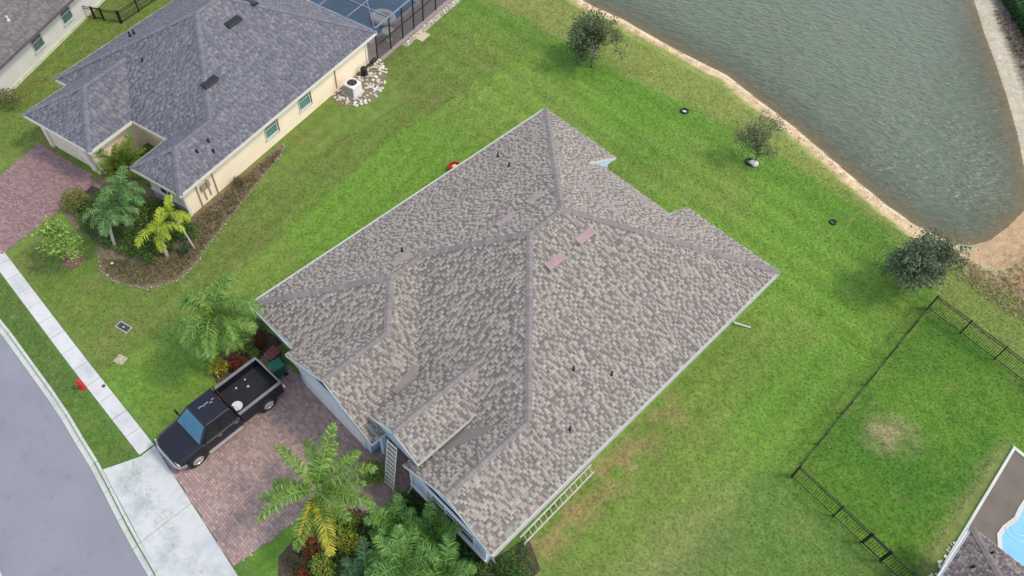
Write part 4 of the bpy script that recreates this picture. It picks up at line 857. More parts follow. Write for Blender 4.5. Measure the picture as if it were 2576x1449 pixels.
def palm(name, label, x, y, h, L, nf_, cols, seed, lean=(0, 0), trunk_r=.11, ll=.5, nl=44, e=(1.25, -.1), droop=1.5, wid=.045, bark=None, cat='palm', group=None, hang=.55, yellow=None, az=None):
    rnd = random.Random(seed); t = thing(name, label, cat, (x, y, 0), 0, group or 'palms in the planting beds'); mb = MB(); n = 9; pts = []; rad = []
    for i in range(n): f = i/(n-1); pts.append((lean[0]*f**1.5, lean[1]*f**1.5, -.05+(h+.05)*f)); rad.append(trunk_r*(1.15-.35*f+(.05 if i % 2 else 0)))
    mb.tube(pts, rad, 9); mb.build('trunk', bark or PALEBARK, t)
    vs = [frond_mesh(seed*10+i, L*(1.05-.12*i), e[0]+(e[1]-e[0])*i/3, droop*(1-.1*i), nl, ll, cols, wid, hang) for i in range(4)]
    if yellow: vy = frond_mesh(seed*10+7, L*.95, .5, droop, nl, ll, yellow, wid, hang)
    for i in range(nf_):
        a = (az[i] if az else i*2.39996)+rnd.uniform(-.2, .2); kf = min(3, int(4*i/nf_)); me = vs[kf]
        if yellow and i in (nf_-2, nf_-4): me = vy; a = -.45 if i == nf_-2 else -1.0
        o = obj('frond', me, LEAF, t); o.location = (lean[0], lean[1], h-.05-.04*kf); o.rotation_euler = (rnd.uniform(-.3, .3), rnd.uniform(-.15, .15), a); s = rnd.uniform(.85, 1.1); o.scale = (s, s, s)
    return t
def mulch(name, poly, colr, z=.012):
    mat = M(name+'_mulch', colr, .95, .35, 5, .5, fine=26.); return struct(MB().prism(poly, -.03, z).build(name, mat))
def cover(name, poly, n, cols, size, hmax, seed, asp=.3, parent=None, up=.8):
    rng = np.random.default_rng(seed); xs_ = [p[0] for p in poly]; ys_ = [p[1] for p in poly]; P = []
    while len(P) < n:
        x, y = rng.uniform(min(xs_), max(xs_)), rng.uniform(min(ys_), max(ys_))
        if inside(x, y, poly):
            m_ = rng.integers(2, 7)
            for _ in range(m_): P.append((x+rng.normal(0, .07), y+rng.normal(0, .07), rng.uniform(.02, hmax)))
    P = np.array(P); return stuff(obj(name, leaf_mesh(name, P, size, pick(cols, len(P), rng, .25), rng, asp, up), LEAF, parent))

# ------------------------------------------------------------------ trees by the pond
tree('oak_tree', 'round grey-green young oak on the bank nearest the screen enclosure', -2.75, 27.9, 3.9, 1.75, 1.65, 6500, OAK, 3, leaf=.2, clumps=110, gauss=.23)
tree('oak_tree', 'sparse small oak sapling beside the pale boulder on the bank', 9.95, 28.5, 3.5, .95, 1.45, 2600, [(.17, .19, .10), (.20, .22, .12), (.13, .15, .08)], 5, trunk_r=.045, leaf=.14, clumps=42, gauss=.22)
tree('oak_tree', 'dense round dark oak at the corner of the picket fence', 20.85, 26.6, 3.8, 1.6, 1.65, 8500, [(.11, .155, .075), (.15, .19, .10), (.08, .115, .06), (.21, .245, .15)], 8, leaf=.2, clumps=130, gauss=.23)

# ------------------------------------------------------------------ planting, front of the house
GREEN = [(.10, .23, .035), (.13, .28, .045), (.075, .18, .028), (.16, .32, .065)]; DARK = [(.055, .125, .022), (.075, .16, .03), (.04, .09, .018), (.10, .19, .04)]
LIME = [(.24, .36, .04), (.30, .42, .055), (.17, .29, .035)]; YEL = [(.42, .36, .035), (.50, .44, .07), (.30, .31, .04), (.22, .27, .04)]; RED = [(.20, .035, .025), (.14, .03, .02), (.26, .07, .03), (.10, .05, .025)]; OLIVE = [(.18, .23, .05), (.24, .28, .07), (.13, .17, .04)]
QUEEN = [(.18, .32, .06), (.22, .38, .07), (.28, .42, .10), (.12, .23, .05)]
mulch('garage_flower_bed', [(1.05, -2.1), (.75, -3.15), (-.2, -2.9), (-.7, -1.8), (-.75, .2), (.4, .4), (1.0, .4), (1.0, -1.2)], (.085, .06, .045))
palm('queen_palm', 'tall drooping green palm beside the garage corner and pickup', -.45, -1.45, 3.2, 2.7, 26, QUEEN, 4, lean=(.3, -.25), ll=.62, nl=64, droop=2.5, hang=.9, trunk_r=.1, wid=.055)
shrub('bright yellow croton shrub at the lawn end of the bed by the pickup', .25, -2.65, .5, .42, .75, 900, YEL, 11, .13)
shrub('rusty red leaved shrub beside the pickup bed', .6, -1.9, .5, .4, .6, 800, RED, 12, .11)
shrub('dark red leaved shrub against the front corner of the house', .35, -.35, .45, .4, .7, 750, RED, 13, .1)
shrub('olive leafy shrub under the palm by the garage', .1, -1.0, .55, .5, .8, 900, OLIVE, 14, .11)
shrub('pale green shrub at the house corner under the eave', -.25, .0, .5, .45, .9, 800, [(.19, .24, .10), (.14, .2, .07), (.1, .15, .05)], 15, .11)
shrub('small lime green shrub between the bins and the pickup', .72, -.95, .3, .26, .5, 400, LIME, 16, .09)
mulch('front_flower_bed', [(9.1, -3.9), (9.5, -5.9), (10.3, -6.5), (11.8, -5.6), (15.0, -3.6), (17.6, -1.6), (17.55, 1.6), (16.2, 2.2), (15.8, .1), (11.2, .1), (11.1, -1.75), (10.0, -2.35)], (.075, .055, .042))
palm('queen_palm', 'large spreading palm over the right edge of the paver driveway', 9.6, -3.7, 2.9, 2.8, 19, QUEEN+[(.16, .24, .04)], 6, lean=(-.12, .3), ll=.55, nl=66, droop=1.45, e=(1.05, .0), hang=.8, wid=.048, yellow=[(.52, .46, .04), (.40, .40, .05), (.58, .50, .10)])
PYG = [(.14, .30, .06), (.19, .37, .085), (.09, .21, .045), (.26, .42, .12)]
palm('pygmy_palm', 'starburst palm next to the dark hedge, left of the cluster', 12.0, -1.75, .95, 1.35, 18, PYG, 21, ll=0.48, nl=41, droop=1.1, e=(1.2, .15), trunk_r=.08, wid=.04)
palm('pygmy_palm', 'upright feathery palm close to the front window', 13.45, -.85, 1.1, 1.5, 15, PYG, 22, ll=0.52, nl=43, droop=1.1, e=(1.15, .1), trunk_r=.08, wid=.04)
palm('pygmy_palm', 'large arching palm at the bottom edge of the frame', 13.7, -2.75, 1.5, 1.9, 18, PYG, 23, ll=0.63, nl=47, droop=1.3, e=(1.1, 0), trunk_r=.09, wid=.04)
palm('pygmy_palm', 'drooping bright palm in front of the house corner', 15.05, -1.6, 1.3, 1.6, 17, PYG, 24, ll=0.57, nl=45, droop=1.5, e=(1.1, .1), trunk_r=.08, wid=.04)
palm('pygmy_palm', 'low blue-green palm left of the arching one, at the frame edge', 12.9, -3.9, 1.0, 1.5, 15, [(.07, .16, .07), (.10, .20, .10), (.055, .13, .05)], 25, ll=0.52, nl=43, droop=1.2, e=(1.1, .1), trunk_r=.08, wid=.04)
shrub('round clipped bush beside the front door ladder', 9.5, -.82, .64, .6, 1.0, 1900, [(.15, .26, .035), (.21, .32, .04), (.10, .18, .025), (.28, .36, .06)], 31, .085)
hc = 0
for x, y, rx, h, lab in ((11.55, -.75, .6, .8, 'dark green bush below the downspout, nearest the walkway'), (12.6, -.25, .65, .8, 'dark green bush under the front window, left end'), (14.3, -.35, .6, .75, 'dark green bush under the front window, right end'), (15.5, -.55, .6, .7, 'dark green bush at the foot of the house corner'), (16.7, .55, .65, .75, 'leafy green bush round the corner by the downspout'), (17.0, -.75, .7, .75, 'broad green bush at the bottom edge, right of the corner')):
    shrub(lab, x, y, rx, rx*.8, h, 1500, DARK+([(.09, .16, .03)] if x > 16 else []), 40+hc, .085); hc += 1
shrub('yellow-green shrub under the large driveway palm', 10.3, -3.15, .75, .65, .9, 1700, LIME+[(.30, .33, .04)], 51, .1)
shrub('golden shrub right of the large driveway palm', 11.1, -3.5, .55, .5, .8, 1100, YEL+LIME, 52, .1)
shrub('red and orange croton shrub at the lawn edge of the front bed', 10.15, -4.75, .5, .42, .6, 900, RED+[(.30, .16, .03)], 53, .1)
shrub('dark bronze leaved shrub behind the croton', 10.6, -4.2, .45, .42, .7, 800, [(.10, .055, .03), (.13, .09, .03), (.07, .09, .025)], 54, .1)
shrub('green and gold shrub near the bottom frame edge', 11.2, -4.9, .6, .5, .75, 1100, GREEN+YEL[:2], 55, .11)
shrub('small scarlet shrub at the bottom frame edge', 10.95, -5.65, .35, .3, .5, 500, [(.34, .06, .03), (.24, .04, .02), (.16, .05, .02)], 56, .09)
cover('bed_ground_cover', [(11.2, -.1), (11.2, -1.8), (10.4, -2.6), (11.6, -5.0), (15, -3.4), (17.5, -1.6), (17.5, 1.4), (16.2, 2.0), (15.9, .0)], 11000, DARK+GREEN, .14, .5, 61)
cover('bed_litter', [(9.6, -4.0), (9.8, -5.8), (10.5, -6.2), (12.0, -5.0), (11.4, -3.2), (10.2, -2.7)], 3000, [(.09, .12, .03), (.13, .09, .05), (.16, .2, .04), (.07, .06, .035)], .12, .25, 68)
bl = thing('boulder', 'grey boulder at the walkway edge beside the palm fronds', 'rock', (10.25, -2.05, 0)); o = obj('rock_body', STV[2][1], None, bl); o.scale = (3.2, 2.4, 2.4); o.location = (0, 0, .06)

# ------------------------------------------------------------------ planting, neighbour
NBED = [(-14.3, -2.4), (-14.0, -3.2), (-11.9, -3.3), (-10.9, -2.9), (-10.0, -3.3), (-8.9, -3.75), (-7.6, -3.45), (-6.3, -2.6), (-5.75, -1.3), (-5.95, -.1), (-6.7, 1.15), (-7.3, 2.5), (-8.05, 4.3), (-8.75, 5.8), (-9.55, 7.75), (-10.1, 8.7), (-10.4, 8.5), (-9.05, 1.9), (-11.6, 1.2), (-14.8, .6), (-15.0, -.7)]
nbm = mulch('neighbour_flower_bed', NBED, (.19, .14, .10))
pts = []
for i in range(4, 16):
    (ax, ay), (bx, by) = NBED[i], NBED[i+1]; n_ = int(math.hypot(bx-ax, by-ay)/.16)
    for j in range(n_): f = j/n_; pts.append((ax+(bx-ax)*f+random.uniform(-.05, .05), ay+(by-ay)*f+random.uniform(-.05, .05)))
stones(nbm, pts, .03, .06, 'edging_stone', (1, 0, 9), 8)
cover('dry_ground_cover', [(-9.6, -3.3), (-8.6, -3.6), (-7.0, -3.1), (-6.0, -1.5), (-6.1, -.1), (-6.8, 1.1), (-8.2, 4.4), (-9.9, 8.4), (-10.1, 8.0), (-8.7, 1.6), (-7.6, .2), (-7.8, -1.8)], 8000, [(.24, .17, .09), (.17, .22, .06), (.20, .17, .07), (.16, .17, .05), (.29, .22, .12), (.13, .09, .05)], .12, .14, 62)
cover('bed_creeper', [(-13.8, -2.6), (-12.0, -3.1), (-10.2, -2.8), (-8.3, -2.0), (-7.4, -.4), (-8.8, .9), (-11, .3), (-13.6, -.9)], 12000, DARK+GREEN[:2]+[(.12, .17, .04), (.15, .19, .05)], .15, .55, 63)
palm('young_palm', 'blue-green feathery palm with a curved pale trunk in the neighbour bed', -9.8, -2.4, 2.5, 1.7, 12, [(.16, .29, .10), (.21, .34, .12), (.11, .21, .07)], 31, lean=(.0, .5), ll=.5, nl=50, droop=2.3, hang=.9, trunk_r=.075)
palm('young_palm', 'tall green palm behind the curved trunk, nearer the cream house', -10.4, -1.3, 2.9, 1.6, 11, [(.14, .28, .08), (.18, .33, .09), (.10, .20, .06)], 32, lean=(.15, .55), ll=.45, nl=46, droop=2.1, hang=.8, trunk_r=.085)
palm('young_palm', 'bright yellow-green palm with a straight pale trunk', -7.5, -.75, 2.3, 1.6, 7, [(.40, .48, .04), (.32, .42, .035), (.48, .53, .07)], 33, lean=(.1, .15), ll=.42, nl=48, droop=2.2, hang=.85, trunk_r=.09)
palm('young_palm', 'yellow palm with a thin bent trunk leaning towards the cream wall', -7.0, .55, 2.2, 1.3, 5, [(.36, .45, .04), (.42, .48, .06)], 34, lean=(-1.0, -.1), ll=.4, nl=44, droop=2.2, hang=.9, trunk_r=.045)
palm('areca_palm', 'bushy areca palm in the recess beside the cream garage', -14.3, .75, .5, 2.0, 24, [(.15, .26, .035), (.20, .30, .045), (.11, .19, .03), (.27, .33, .06)], 35, ll=.5, nl=40, droop=1.1, e=(1.35, .45), trunk_r=.1, hang=.6)
shrub('speckled green shrub at the corner of the neighbour driveway', -13.75, -2.4, .8, .7, 1.0, 1900, OLIVE+[(.26, .20, .06)], 71, .11)
shrub('low olive shrub between the two young palms and the cream wall', -11.3, -.1, .9, .7, .9, 1700, OLIVE+GREEN[:1], 72, .11)
shrub('dark hedge bush under the front window of the cream house', -9.9, .75, .95, .55, .85, 1900, DARK, 73, .1)
shrub('dark green bush at the corner of the cream house', -8.3, .75, .95, .7, .95, 2200, DARK+GREEN[:1], 74, .1)
shrub('teal green round shrub beside the straight pale palm trunk', -7.15, .05, .32, .3, .45, 420, [(.03, .11, .06), (.04, .14, .08)], 75, .08)
shrub('small green shrub at the foot of the straight pale palm', -7.9, -1.5, .35, .3, .4, 420, GREEN, 76, .09)
shrub('twiggy brown shrub against the cream wall', -9.3, 4.9, .38, .3, .5, 380, [(.12, .11, .04), (.17, .13, .07)], 77, .1)
shrub('small mixed shrub at the corner of the white house', -23.9, -1.3, .9, .7, .9, 900, OLIVE+[(.12, .09, .06)], 78, .12)
mr = struct(MB().lathe([(.55, -.03), (.55, .015), (.4, .035)], 18).build('mulch_ring', M('ring_mulch', (.17, .10, .075), .95, .3, 7, .4), loc=(-10.55, -4.45, 0)))
tree('sapling_tree', 'light green sapling with a slim pale trunk in a mulch ring', -10.55, -4.45, 2.5, .85, .8, 2600, [(.22, .34, .065), (.30, .42, .10), (.16, .27, .05)], 79, trunk_r=.03, leaf=.17, clumps=34, gauss=.2, base=.9, bark=PALEBARK, lean=(-.1, .0))
# beyond the pond: clipped hedge and rough bank growth
hd = thing('hedge', 'dark green hedge on the far pond bank, top right corner', 'hedge', (15.6, 55.2, 0), math.atan2(-5.6, 5.9)); rng = np.random.default_rng(5); n = 9000
P = np.stack([rng.uniform(-5.5, 5.5, n), rng.uniform(-.45, .45, n), rng.uniform(0, 1.0, n)], 1); obj('foliage', leaf_mesh('foliage', P, .2, pick([(.03, .10, .03), (.045, .13, .035), (.025, .08, .025)], n, rng), rng, .5, .5), LEAF, hd)
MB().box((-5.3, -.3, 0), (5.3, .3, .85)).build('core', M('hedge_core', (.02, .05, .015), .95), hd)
cover('bank_weeds', [(20.6, 30.2), (22, 29.8), (24, 29.6), (27.5, 29.4), (27.5, 32.2), (24.6, 31.6), (22, 31.2)], 4200, [(.48, .40, .22), (.40, .34, .17), (.30, .28, .12), (.55, .46, .28), (.24, .25, .09)], .18, .08, 64, .2)
cover('shore_weeds', [(24.2, 31.5), (27, 31), (27, 36), (25.6, 36)], 1500, [(.16, .18, .06), (.34, .27, .13), (.44, .35, .19)], .2, .12, 65, .16)
cover('far_bank_scrub', [(13.0, 55.5), (16.0, 52.2), (19.2, 48.4), (21.4, 45.2), (22.6, 45.6), (20, 49.6), (16.8, 53.6), (13.8, 56.6)], 2400, [(.16, .13, .11), (.10, .085, .07), (.22, .18, .16), (.07, .07, .04)], .22, .2, 66, .25)
cover('shoreline_debris', [(-8, 32.4), (-3, 33.0), (2, 33.3), (6, 33.1), (12, 32.0), (18.5, 30.7), (19, 31.2), (12.5, 32.4), (6.4, 33.5), (2, 33.7), (-3, 33.4), (-8, 32.9)], 500, [(.20, .15, .09), (.14, .11, .07), (.3, .24, .15)], .13, .05, 67, .3)

# ------------------------------------------------------------------ pickup
tk = thing('pickup_truck', 'black crew cab pickup parked nose to the street on the paver driveway', 'pickup', (2.66, -3.98, 0), math.pi+.037)
k = N('black_paint'); k.base((.011, .012, .02)); k.rough(.32); k.spec(.32); k.b.inputs['Coat Weight'].default_value = .12; k.b.inputs['Coat Roughness'].default_value = .2; PAINT = k.m
TRIM = M('dark_plastic', (.02, .02, .021), .7, .1); CHROME = M('chrome', (.62, .62, .64), .22, .05, metal=.9); RUB = M('tyre_rubber', (.02, .019, .018), .85, .15, 6); ALLOY = M('alloy', (.50, .50, .50), .35, .08, metal=.6); LINER = M('bed_liner', (.022, .022, .026), .75, .2, 5); RAILM = M('bed_rail', (.19, .185, .185), .5, .15, 4)
WIND = M('windscreen', (.07, .17, .28), .06, .12, 2, spec=.8); SIDEG = M('side_glass', (.012, .016, .016), .06, .1, spec=.6)
def sec(y, w, zb, zt, r=.12): return [(-w, y, zb), (w, y, zb), (w, y, zt-r), (w-r*.35, y, zt-r*.35), (w-r*1.3, y, zt), (-w+r*1.3, y, zt), (-w+r*.35, y, zt-r*.35), (-w, y, zt-r)]
MB().loft([sec(2.80, .72, .5, .86), sec(2.74, .86, .45, .98), sec(2.55, .94, .42, 1.03), sec(2.2, .97, .4, 1.07), sec(1.62, .98, .38, 1.12), sec(1.5, .98, .38, 1.13), sec(-.40, .98, .38, 1.15), sec(-.44, .97, .38, 1.14)]).build('body', PAINT, tk, smooth=False, bevel=.02)
MB().loft([[(-.62, 2.66, 1.0), (.62, 2.66, 1.0), (.62, 2.66, 1.03), (-.62, 2.66, 1.03)], [(-.72, 2.3, 1.03), (.72, 2.3, 1.03), (.68, 2.3, 1.1), (-.68, 2.3, 1.1)], [(-.78, 1.64, 1.08), (.78, 1.64, 1.08), (.74, 1.64, 1.155), (-.74, 1.64, 1.155)]]).build('hood', PAINT, tk, bevel=.03)
cb = [(-.93, -.40, 1.1), (.93, -.40, 1.1), (.93, 1.62, 1.1), (-.93, 1.62, 1.1)]; ct = [(-.74, -.26, 1.84), (.74, -.26, 1.84), (.72, .98, 1.85), (-.72, .98, 1.85)]; cm = [(-.68, -.2, 1.885), (.68, -.2, 1.885), (.66, .9, 1.89), (-.66, .9, 1.89)]
MB().loft([cb, ct, cm]).build('cab', PAINT, tk, bevel=.025)
def pane(name, q, mat, push, s=.86):
    q = [Vector(p) for p in q]; c = sum(q, Vector())/4; nrm = (q[1]-q[0]).cross(q[3]-q[0]).normalized()*push; v = [c+(p-c)*s+nrm for p in q]; w2 = [p-nrm*1.8 for p in v]
    return MB().add(v+w2, [(0, 1, 2, 3), (7, 6, 5, 4), (0, 4, 5, 1), (1, 5, 6, 2), (2, 6, 7, 3), (3, 7, 4, 0)]).build(name, mat, tk)
pane('windscreen', [cb[2], cb[3], ct[3], ct[2]], WIND, .012, .88)
pane('rear_window', [cb[0], cb[1], ct[1], ct[0]], SIDEG, .012, .74)
for s in (1, -1):
    b0, b1, t0_, t1_ = (Vector((s*.93, -.40, 1.1)), Vector((s*.93, 1.62, 1.1)), Vector((s*.74, -.26, 1.84)), Vector((s*.72, .98, 1.85)))
    for f0, f1 in ((.06, .46), (.48, .92)):
        q = [b0.lerp(b1, f0), b0.lerp(b1, f1), t0_.lerp(t1_, f1), t0_.lerp(t1_, f0)]
        if s < 0: q = [q[1], q[0], q[3], q[2]]
        pane('side_window', q, SIDEG, .01, .8)
    for y0_, y1_ in ((.52, 1.42), (-.36, .48)):
        d = MB().box((s*.985-.006, y0_, .5), (s*.985+.006, y1_, 1.05)).build('door', PAINT, tk, bevel=.01)
        MB().box((s*1.0-.012, y0_+.05, .93), (s*1.0+.012, y0_+.24, .965)).build('door_handle', CHROME, d)
    MB().box((s*.985-.008, -.4, 1.075), (s*.985+.008, 1.5, 1.095)).build('window_trim', CHROME, tk)
    mb = MB().box((s*1.2-.1, 1.33, 1.1), (s*1.2+.1, 1.43, 1.32)); mb.bar((s*.93, 1.38, 1.12), (s*1.12, 1.38, 1.16), .05); mb.build('mirror', BLACK, tk, bevel=.02)
    MB().box((s*1.02-.09, -.35, .36), (s*1.02+.09, 1.42, .4)).build('running_board', M('board_silver', (.35, .32, .30), .5, .1), tk, bevel=.01)
    MB().box((s*.78-.14, 2.7, .74), (s*.78+.14, 2.775, .93)).build('headlight', M('lamp_glass', (.5, .5, .5), .15, spec=.6), tk, bevel=.02)
    MB().box((s*.93-.05, -2.79, .82), (s*.93+.05, -2.70, 1.24)).build('tail_light', M('tail_red', (.30, .012, .012), .3), tk, bevel=.01)
    mb = MB(); mb.box((s*.93-.05, -2.74, .42), (s*.93+.05, -.47, 1.27)); mb.build('bed_side', PAINT, tk, bevel=.02)
    MB().box((s*.92-.075, -2.76, 1.27), (s*.92+.075, -.46, 1.31)).build('bed_rail', RAILM, tk, bevel=.012)
    for yw in (1.98, -1.83):
        MB().lathe([(.485, -.008), (.485, .02), (.47, .028)], 24, (s*.985, yw, .42), 'x').build('wheel_arch', TRIM, tk)
        wl = MB().lathe([(.27, -.13), (.37, -.13), (.40, -.09), (.40, .09), (.37, .13), (.27, .13), (.27, -.13)], 28, (0, 0, 0), 'x', False).build('wheel', RUB, tk, loc=(s*.90, yw, .40))
        rm = MB().lathe([(.26, -.1), (.265, .12), (.23, .135), (.2, .09), (.08, .1), (.05, .12)], 20, (0, 0, 0), 'x'); rm.build('rim', ALLOY, wl).scale = (s, 1, 1)
        for i in range(6): t = i*math.pi/3; MB().bar((s*.105, .05*math.cos(t), .05*math.sin(t)), (s*.11, .23*math.cos(t), .23*math.sin(t)), .045, .03, up=(1, 0, 0)).build('spoke', ALLOY, wl)
MB().box((-.9, -2.7, .7), (.9, -.46, .75)).build('bed_floor', LINER, tk)
rb = MB()
for i in range(15): rb.box((-.82+i*.115, -2.66, .75), (-.77+i*.115, -.5, .762))
rb.build('bed_ribs', LINER, tk)
MB().box((-.88, -.5, .6), (.88, -.455, 1.27)).build('bed_front', LINER, tk); MB().box((-.88, -2.77, .55), (.88, -2.70, 1.27)).build('tailgate', PAINT, tk, bevel=.012); MB().box((-.88, -2.775, 1.27), (.88, -2.695, 1.3)).build('tailgate_cap', RAILM, tk)
MB().box((-.93, -2.93, .48), (.93, -2.79, .68)).build('rear_bumper', CHROME, tk, bevel=.02)
MB().loft([[(x, y, z) for z in (.46, .68) for x in ((-1, 1) if z < .5 else (1, -1)) ][:4] for y in (0,)]+[], cap=False) if False else None
MB().prism([(-.98, 2.45), (-.9, 2.78), (-.6, 2.9), (.6, 2.9), (.9, 2.78), (.98, 2.45), (.9, 2.45), (.82, 2.7), (-.82, 2.7), (-.9, 2.45)], .46, .67).build('front_bumper', CHROME, tk, bevel=.015)
MB().box((-.55, 2.775, .7), (.55, 2.81, .92)).build('grille', TRIM, tk)
MB().box((-.14, -.262, 1.85), (.14, -.235, 1.875)).build('brake_light', MATS['tail_red'], tk)
rk = MB().box((-.85, -.43, 1.15), (.85, -.40, 1.2)); rk.bar((-.85, -.43, 1.3), (.85, -.43, 1.3), .05); rk.bar((-.84, -.43, 1.2), (-.7, -.41, 1.8), .05); rk.bar((.84, -.43, 1.2), (.7, -.41, 1.8), .05); rk.build('rear_rack', BLACK, tk)
GLINT = M('painted_glint', (.30, .34, .42), .5, .2); rnd = random.Random(2)  # pale patches painted on the cab roof as reflections
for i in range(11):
    y = -.05+i*.07; x = .17+rnd.uniform(-.06, .06)+.1*i/11-.05; MB().prism([(x-.025, y-.02), (x+.02, y-.025), (x+.035, y+.02), (x-.02, y+.025)], 1.887, 1.8935).build('roof_glint', GLINT, tk)
sw = thing('spare_wheel', 'white alloy wheel lying in the pickup bed behind the cab', 'wheel', (2.98, -3.27, .765))
MB().lathe([(.2, 0), (.33, 0), (.36, .05), (.36, .17), (.33, .22), (.24, .22), (.24, 0)], 26, cap=False).build('tyre', RUB, sw); MB().lathe([(.24, .1), (.25, .23), (.22, .235), (.19, .2)], 24).build('rim', M('white_alloy', (.66, .66, .66), .45, .06), sw)
for i in range(5): t = i*2*math.pi/5; MB().bar((.03*math.cos(t), .03*math.sin(t), .22), (.22*math.cos(t), .22*math.sin(t), .225), .07, .03).build('spoke', MATS['white_alloy'], sw)
MB().lathe([(.07, .19), (.06, .25)], 12).build('hub', MATS['white_alloy'], sw)
for i, (x, y, s, lab) in enumerate(((2.05, -2.75, .05, 'small pale bolt nearest the cab on the pickup bed floor'), (2.35, -2.3, .06, 'small pale ring on the pickup bed floor near the tailgate side'), (1.95, -2.2, .045, 'tiny pale disc on the far side of the pickup bed floor'))): tag(MB().lathe([(s, 0), (s*1.1, .02), (s*.5, .03)], 10).build('metal_ring', M('pale_metal', (.45, .45, .47), .4), loc=(x, y, .764)), lab, 'ring')

# ------------------------------------------------------------------ bins, ladders and small things
def bin_(label, x, y, rz, colr, lidc, key):
    t = thing('wheeled_bin', label, 'bin', (x, y, 0), rz, 'wheeled bins by the garage'); bm_ = M(key, colr, .55, .12, 4); lm = M(key+'_lid', lidc, .5, .12, 4)
    MB().loft([[(-.2, -.22, .06), (.2, -.22, .06), (.2, .22, .06), (-.2, .22, .06)], [(-.27, -.31, .92), (.27, -.31, .92), (.27, .31, .92), (-.27, .31, .92)]]).build('body', bm_, t, bevel=.03)
    MB().loft([[(-.29, -.34, .92), (.29, -.34, .92), (.29, .34, .92), (-.29, .34, .92)], [(-.28, -.32, .96), (.28, -.32, .96), (.28, .32, 1.0), (-.28, .32, 1.0)], [(-.2, -.24, .98), (.2, -.24, .98), (.2, .24, 1.03), (-.2, .24, 1.03)]]).build('lid', lm, t, bevel=.015)
    MB().tube([(-.24, .34, .9), (-.24, .42, .92), (.24, .42, .92), (.24, .34, .9)], .018, 6).build('handle', lm, t)
    MB().box((-.16, -.345, .935), (.16, -.335, .955)).build('lid_edge', M('bin_white', (.6, .58, .55), .6), t)
    for s in (-1, 1): MB().lathe([(.1, -.03), (.11, 0), (.1, .03)], 14, (s*.25, .24, .11), 'x').build('wheel', RUB, t)
    return t
bin_('brown lidded wheeled bin against the garage corner', 1.72, -.45, R(8), (.10, .035, .028), (.16, .05, .038), 'bin_brown')
bin_('green wheeled bin beside the brown one', 2.38, -.72, R(-6), (.015, .10, .06), (.02, .14, .085), 'bin_green')
def ladder(label, p, q, wdir, wid, n, mat, rw=.03, tread=0.):
    p, q, wd = Vector(p), Vector(q), Vector(wdir).normalized(); t = thing('ladder', label, 'ladder', p); d = q-p; rl = .035 if not tread else .02
    for s in (-.5, .5): MB().bar(wd*wid*s, d+wd*wid*s, rl, rl*2.1, up=tuple(wd)).build('rail', mat, t)
    for i in range(n): c = d*((i+.6)/n); MB().bar(c-wd*wid*.5, c+wd*wid*.5, tread or rw, rw, up=tuple(d.normalized())).build('rung', mat, t)
    return t
ALU = M('aluminium', (.55, .53, .44), .45, .12, 4, metal=.3); LWOOD = M('pale_wood', (.66, .63, .52), .7, .12, 4)
ladder('aluminium ladder hung lengthwise on the east wall under the eave', (16.25, 1.75, .55), (16.25, 6.2, .95), (.55, 0, -.75), .42, 14, ALU)
ladder('pale step ladder leaning against the porch roof by the front door', (10.35, -.62, 0), (10.12, .03, 3.2), (1, .05, 0), .56, 11, LWOOD, .03, .085)
HYR = M('hydrant_red', (.50, .02, .03), .5, .1, 4)
hy = thing('fire_hydrant', 'red fire hydrant on the grass verge beside the sidewalk', 'hydrant', (-3.28, -7.72, 0))
MB().lathe([(.15, 0), (.15, .05), (.1, .06), (.1, .45), (.14, .46), (.14, .52), (.11, .55), (.09, .66), (.03, .7)], 14).build('barrel', HYR, hy)
for ax, l in (('x', .17), ('y', -.2)): MB().lathe([(.05, -l if ax == 'x' else l), (.06, 0), (.05, l if ax == 'x' else 0)], 10, (0, 0, .38), ax).build('nozzle', HYR, hy)
MB().lathe([(.03, .7), (.03, .76)], 5).build('cap_nut', HYR, hy)
tb = thing('red_tub', 'round red tub with pale middle on the lawn just past the long eave', 'tub', (-1.93, 14.75, 0)); MB().lathe([(.3, 0), (.36, .05), (.38, .3), (.33, .34), (.31, .12), (.05, .1)], 22).build('shell', M('tub_red', (.52, .03, .02), .45, .1), tb); MB().lathe([(.15, .11), (.17, .3), (.06, .36)], 14).build('middle', M('tub_pale', (.70, .48, .30), .6), tb)
def meter(label, x, y, sx, sy, lid, rz):
    t = thing('meter_box', label, 'cover', (x, y, 0), rz, 'utility covers in the lawn'); MB().box((-sx, -sy, -.02), (sx, sy, .02)).build('frame', concrete('meter_frame', (.42, .42, .38), (.3, .3, .26)), t); MB().box((-sx+.05, -sy+.05, .018), (sx-.05, sy-.05, .032)).build('lid', lid, t, bevel=.006); MB().box((-.05, -.04, .03), (.05, .04, .037)).build('lid_handle', MATS['pale_metal'], t)
meter('dark utility cover set in the front lawn', -5.05, -4.65, .38, .2, M('dark_cover', (.045, .05, .05), .6, .2), R(15)); meter('small tan utility cover in the lawn near the sidewalk', -3.48, -5.7, .25, .22, M('tan_cover', (.42, .33, .2), .8, .3, 9), R(20))
TYR = M('black_ring', (.02, .021, .022), .6, .15)
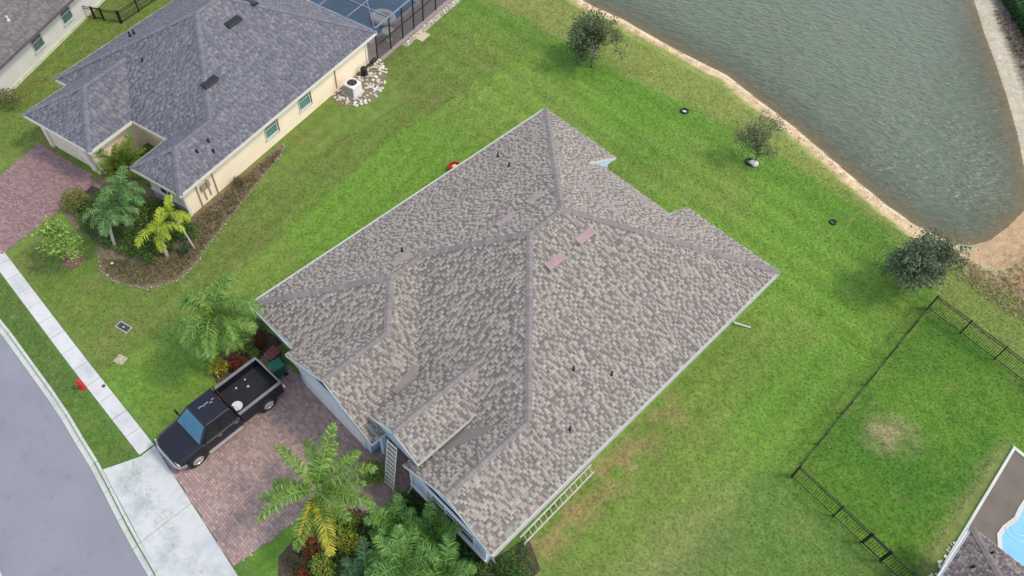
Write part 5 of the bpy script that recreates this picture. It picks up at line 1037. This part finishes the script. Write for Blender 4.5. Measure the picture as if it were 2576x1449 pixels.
def ring(label, x, y, r, name='tree_ring'):
    mb = MB(); t_ = [[(math.cos(a)*(r+r*.28*math.cos(b)), math.sin(a)*(r+r*.28*math.cos(b)), .06+r*.28*math.sin(b)) for b in np.linspace(0, 2*math.pi, 8, endpoint=False)] for a in np.linspace(0, 2*math.pi, 22, endpoint=False)]
    mb.loft(t_+[t_[0]], cap=False); return tag(mb.build(name, TYR, None, True, loc=(x, y, 0)), label, 'ring', 'black rings on the lawn')
ring('black rubber ring lying on the open lawn near the pond', 15.82, 28.0, .17)
ring('black ring round the staked yellow sapling', 4.16, 29.1, .22)
tag(MB().lathe([(.14, .02), (.14, .05), (.05, .07)], 12).build('stepping_disc', M('pale_disc', (.55, .55, .52), .8, .15), loc=(4.2, 29.02, .02)), 'pale disc inside the black ring of the staked sapling', 'disc')
ys = thing('staked_sapling', 'thin yellow staked sapling standing in the black ring', 'sapling', (4.25, 29.35, 0)); MB().tube([(0, 0, -.1), (.02, .02, .9), (.06, .05, 1.75)], [.018, .014, .008], 6).build('stake', M('yellow_stake', (.55, .50, .06), .6, .1), ys)
rng = np.random.default_rng(3); P = np.concatenate([np.stack([rng.normal(0, .09, 60), rng.normal(0, .09, 60), rng.uniform(.2, 1.7, 60)], 1), np.stack([rng.normal(0, .25, 90), rng.normal(.1, .2, 90), rng.uniform(.02, .15, 90)], 1)]); obj('leaves', leaf_mesh('leaves', P, .12, pick([(.32, .36, .04), (.25, .32, .05)], 150, rng), rng, .3), LEAF, ys)
rk = thing('boulder', 'pale boulder at the foot of the sparse sapling', 'rock', (9.95, 28.45, 0)); o = obj('rock_body', STV[1][1], None, rk); o.scale = (3.2, 3.0, 3.4); o.location = (0, 0, .08)
rk2 = ring('dark tree ring around the sparse sapling trunk', 9.72, 28.45, .28)
tag(MB().prism(wpoly([(-6.6, -1.6), (-5.5, -1.45), (-5.6, -.8), (-6.6, -.95)]), .0, .03).build('door_mat', M('dark_mat', (.05, .035, .03), .95, .2)), 'dark mat on the ground beside the areca palm and driveway', 'mat')
lt = thing('path_light', 'small white path light at the edge of the neighbour bed', 'light', (-8.75, -3.1, 0)); MB().lathe([(.015, 0), (.015, .3)], 6).build('stem', BLACK, lt); MB().lathe([(.07, .3), (.03, .36)], 10).build('lamp_head', WHITE, lt)
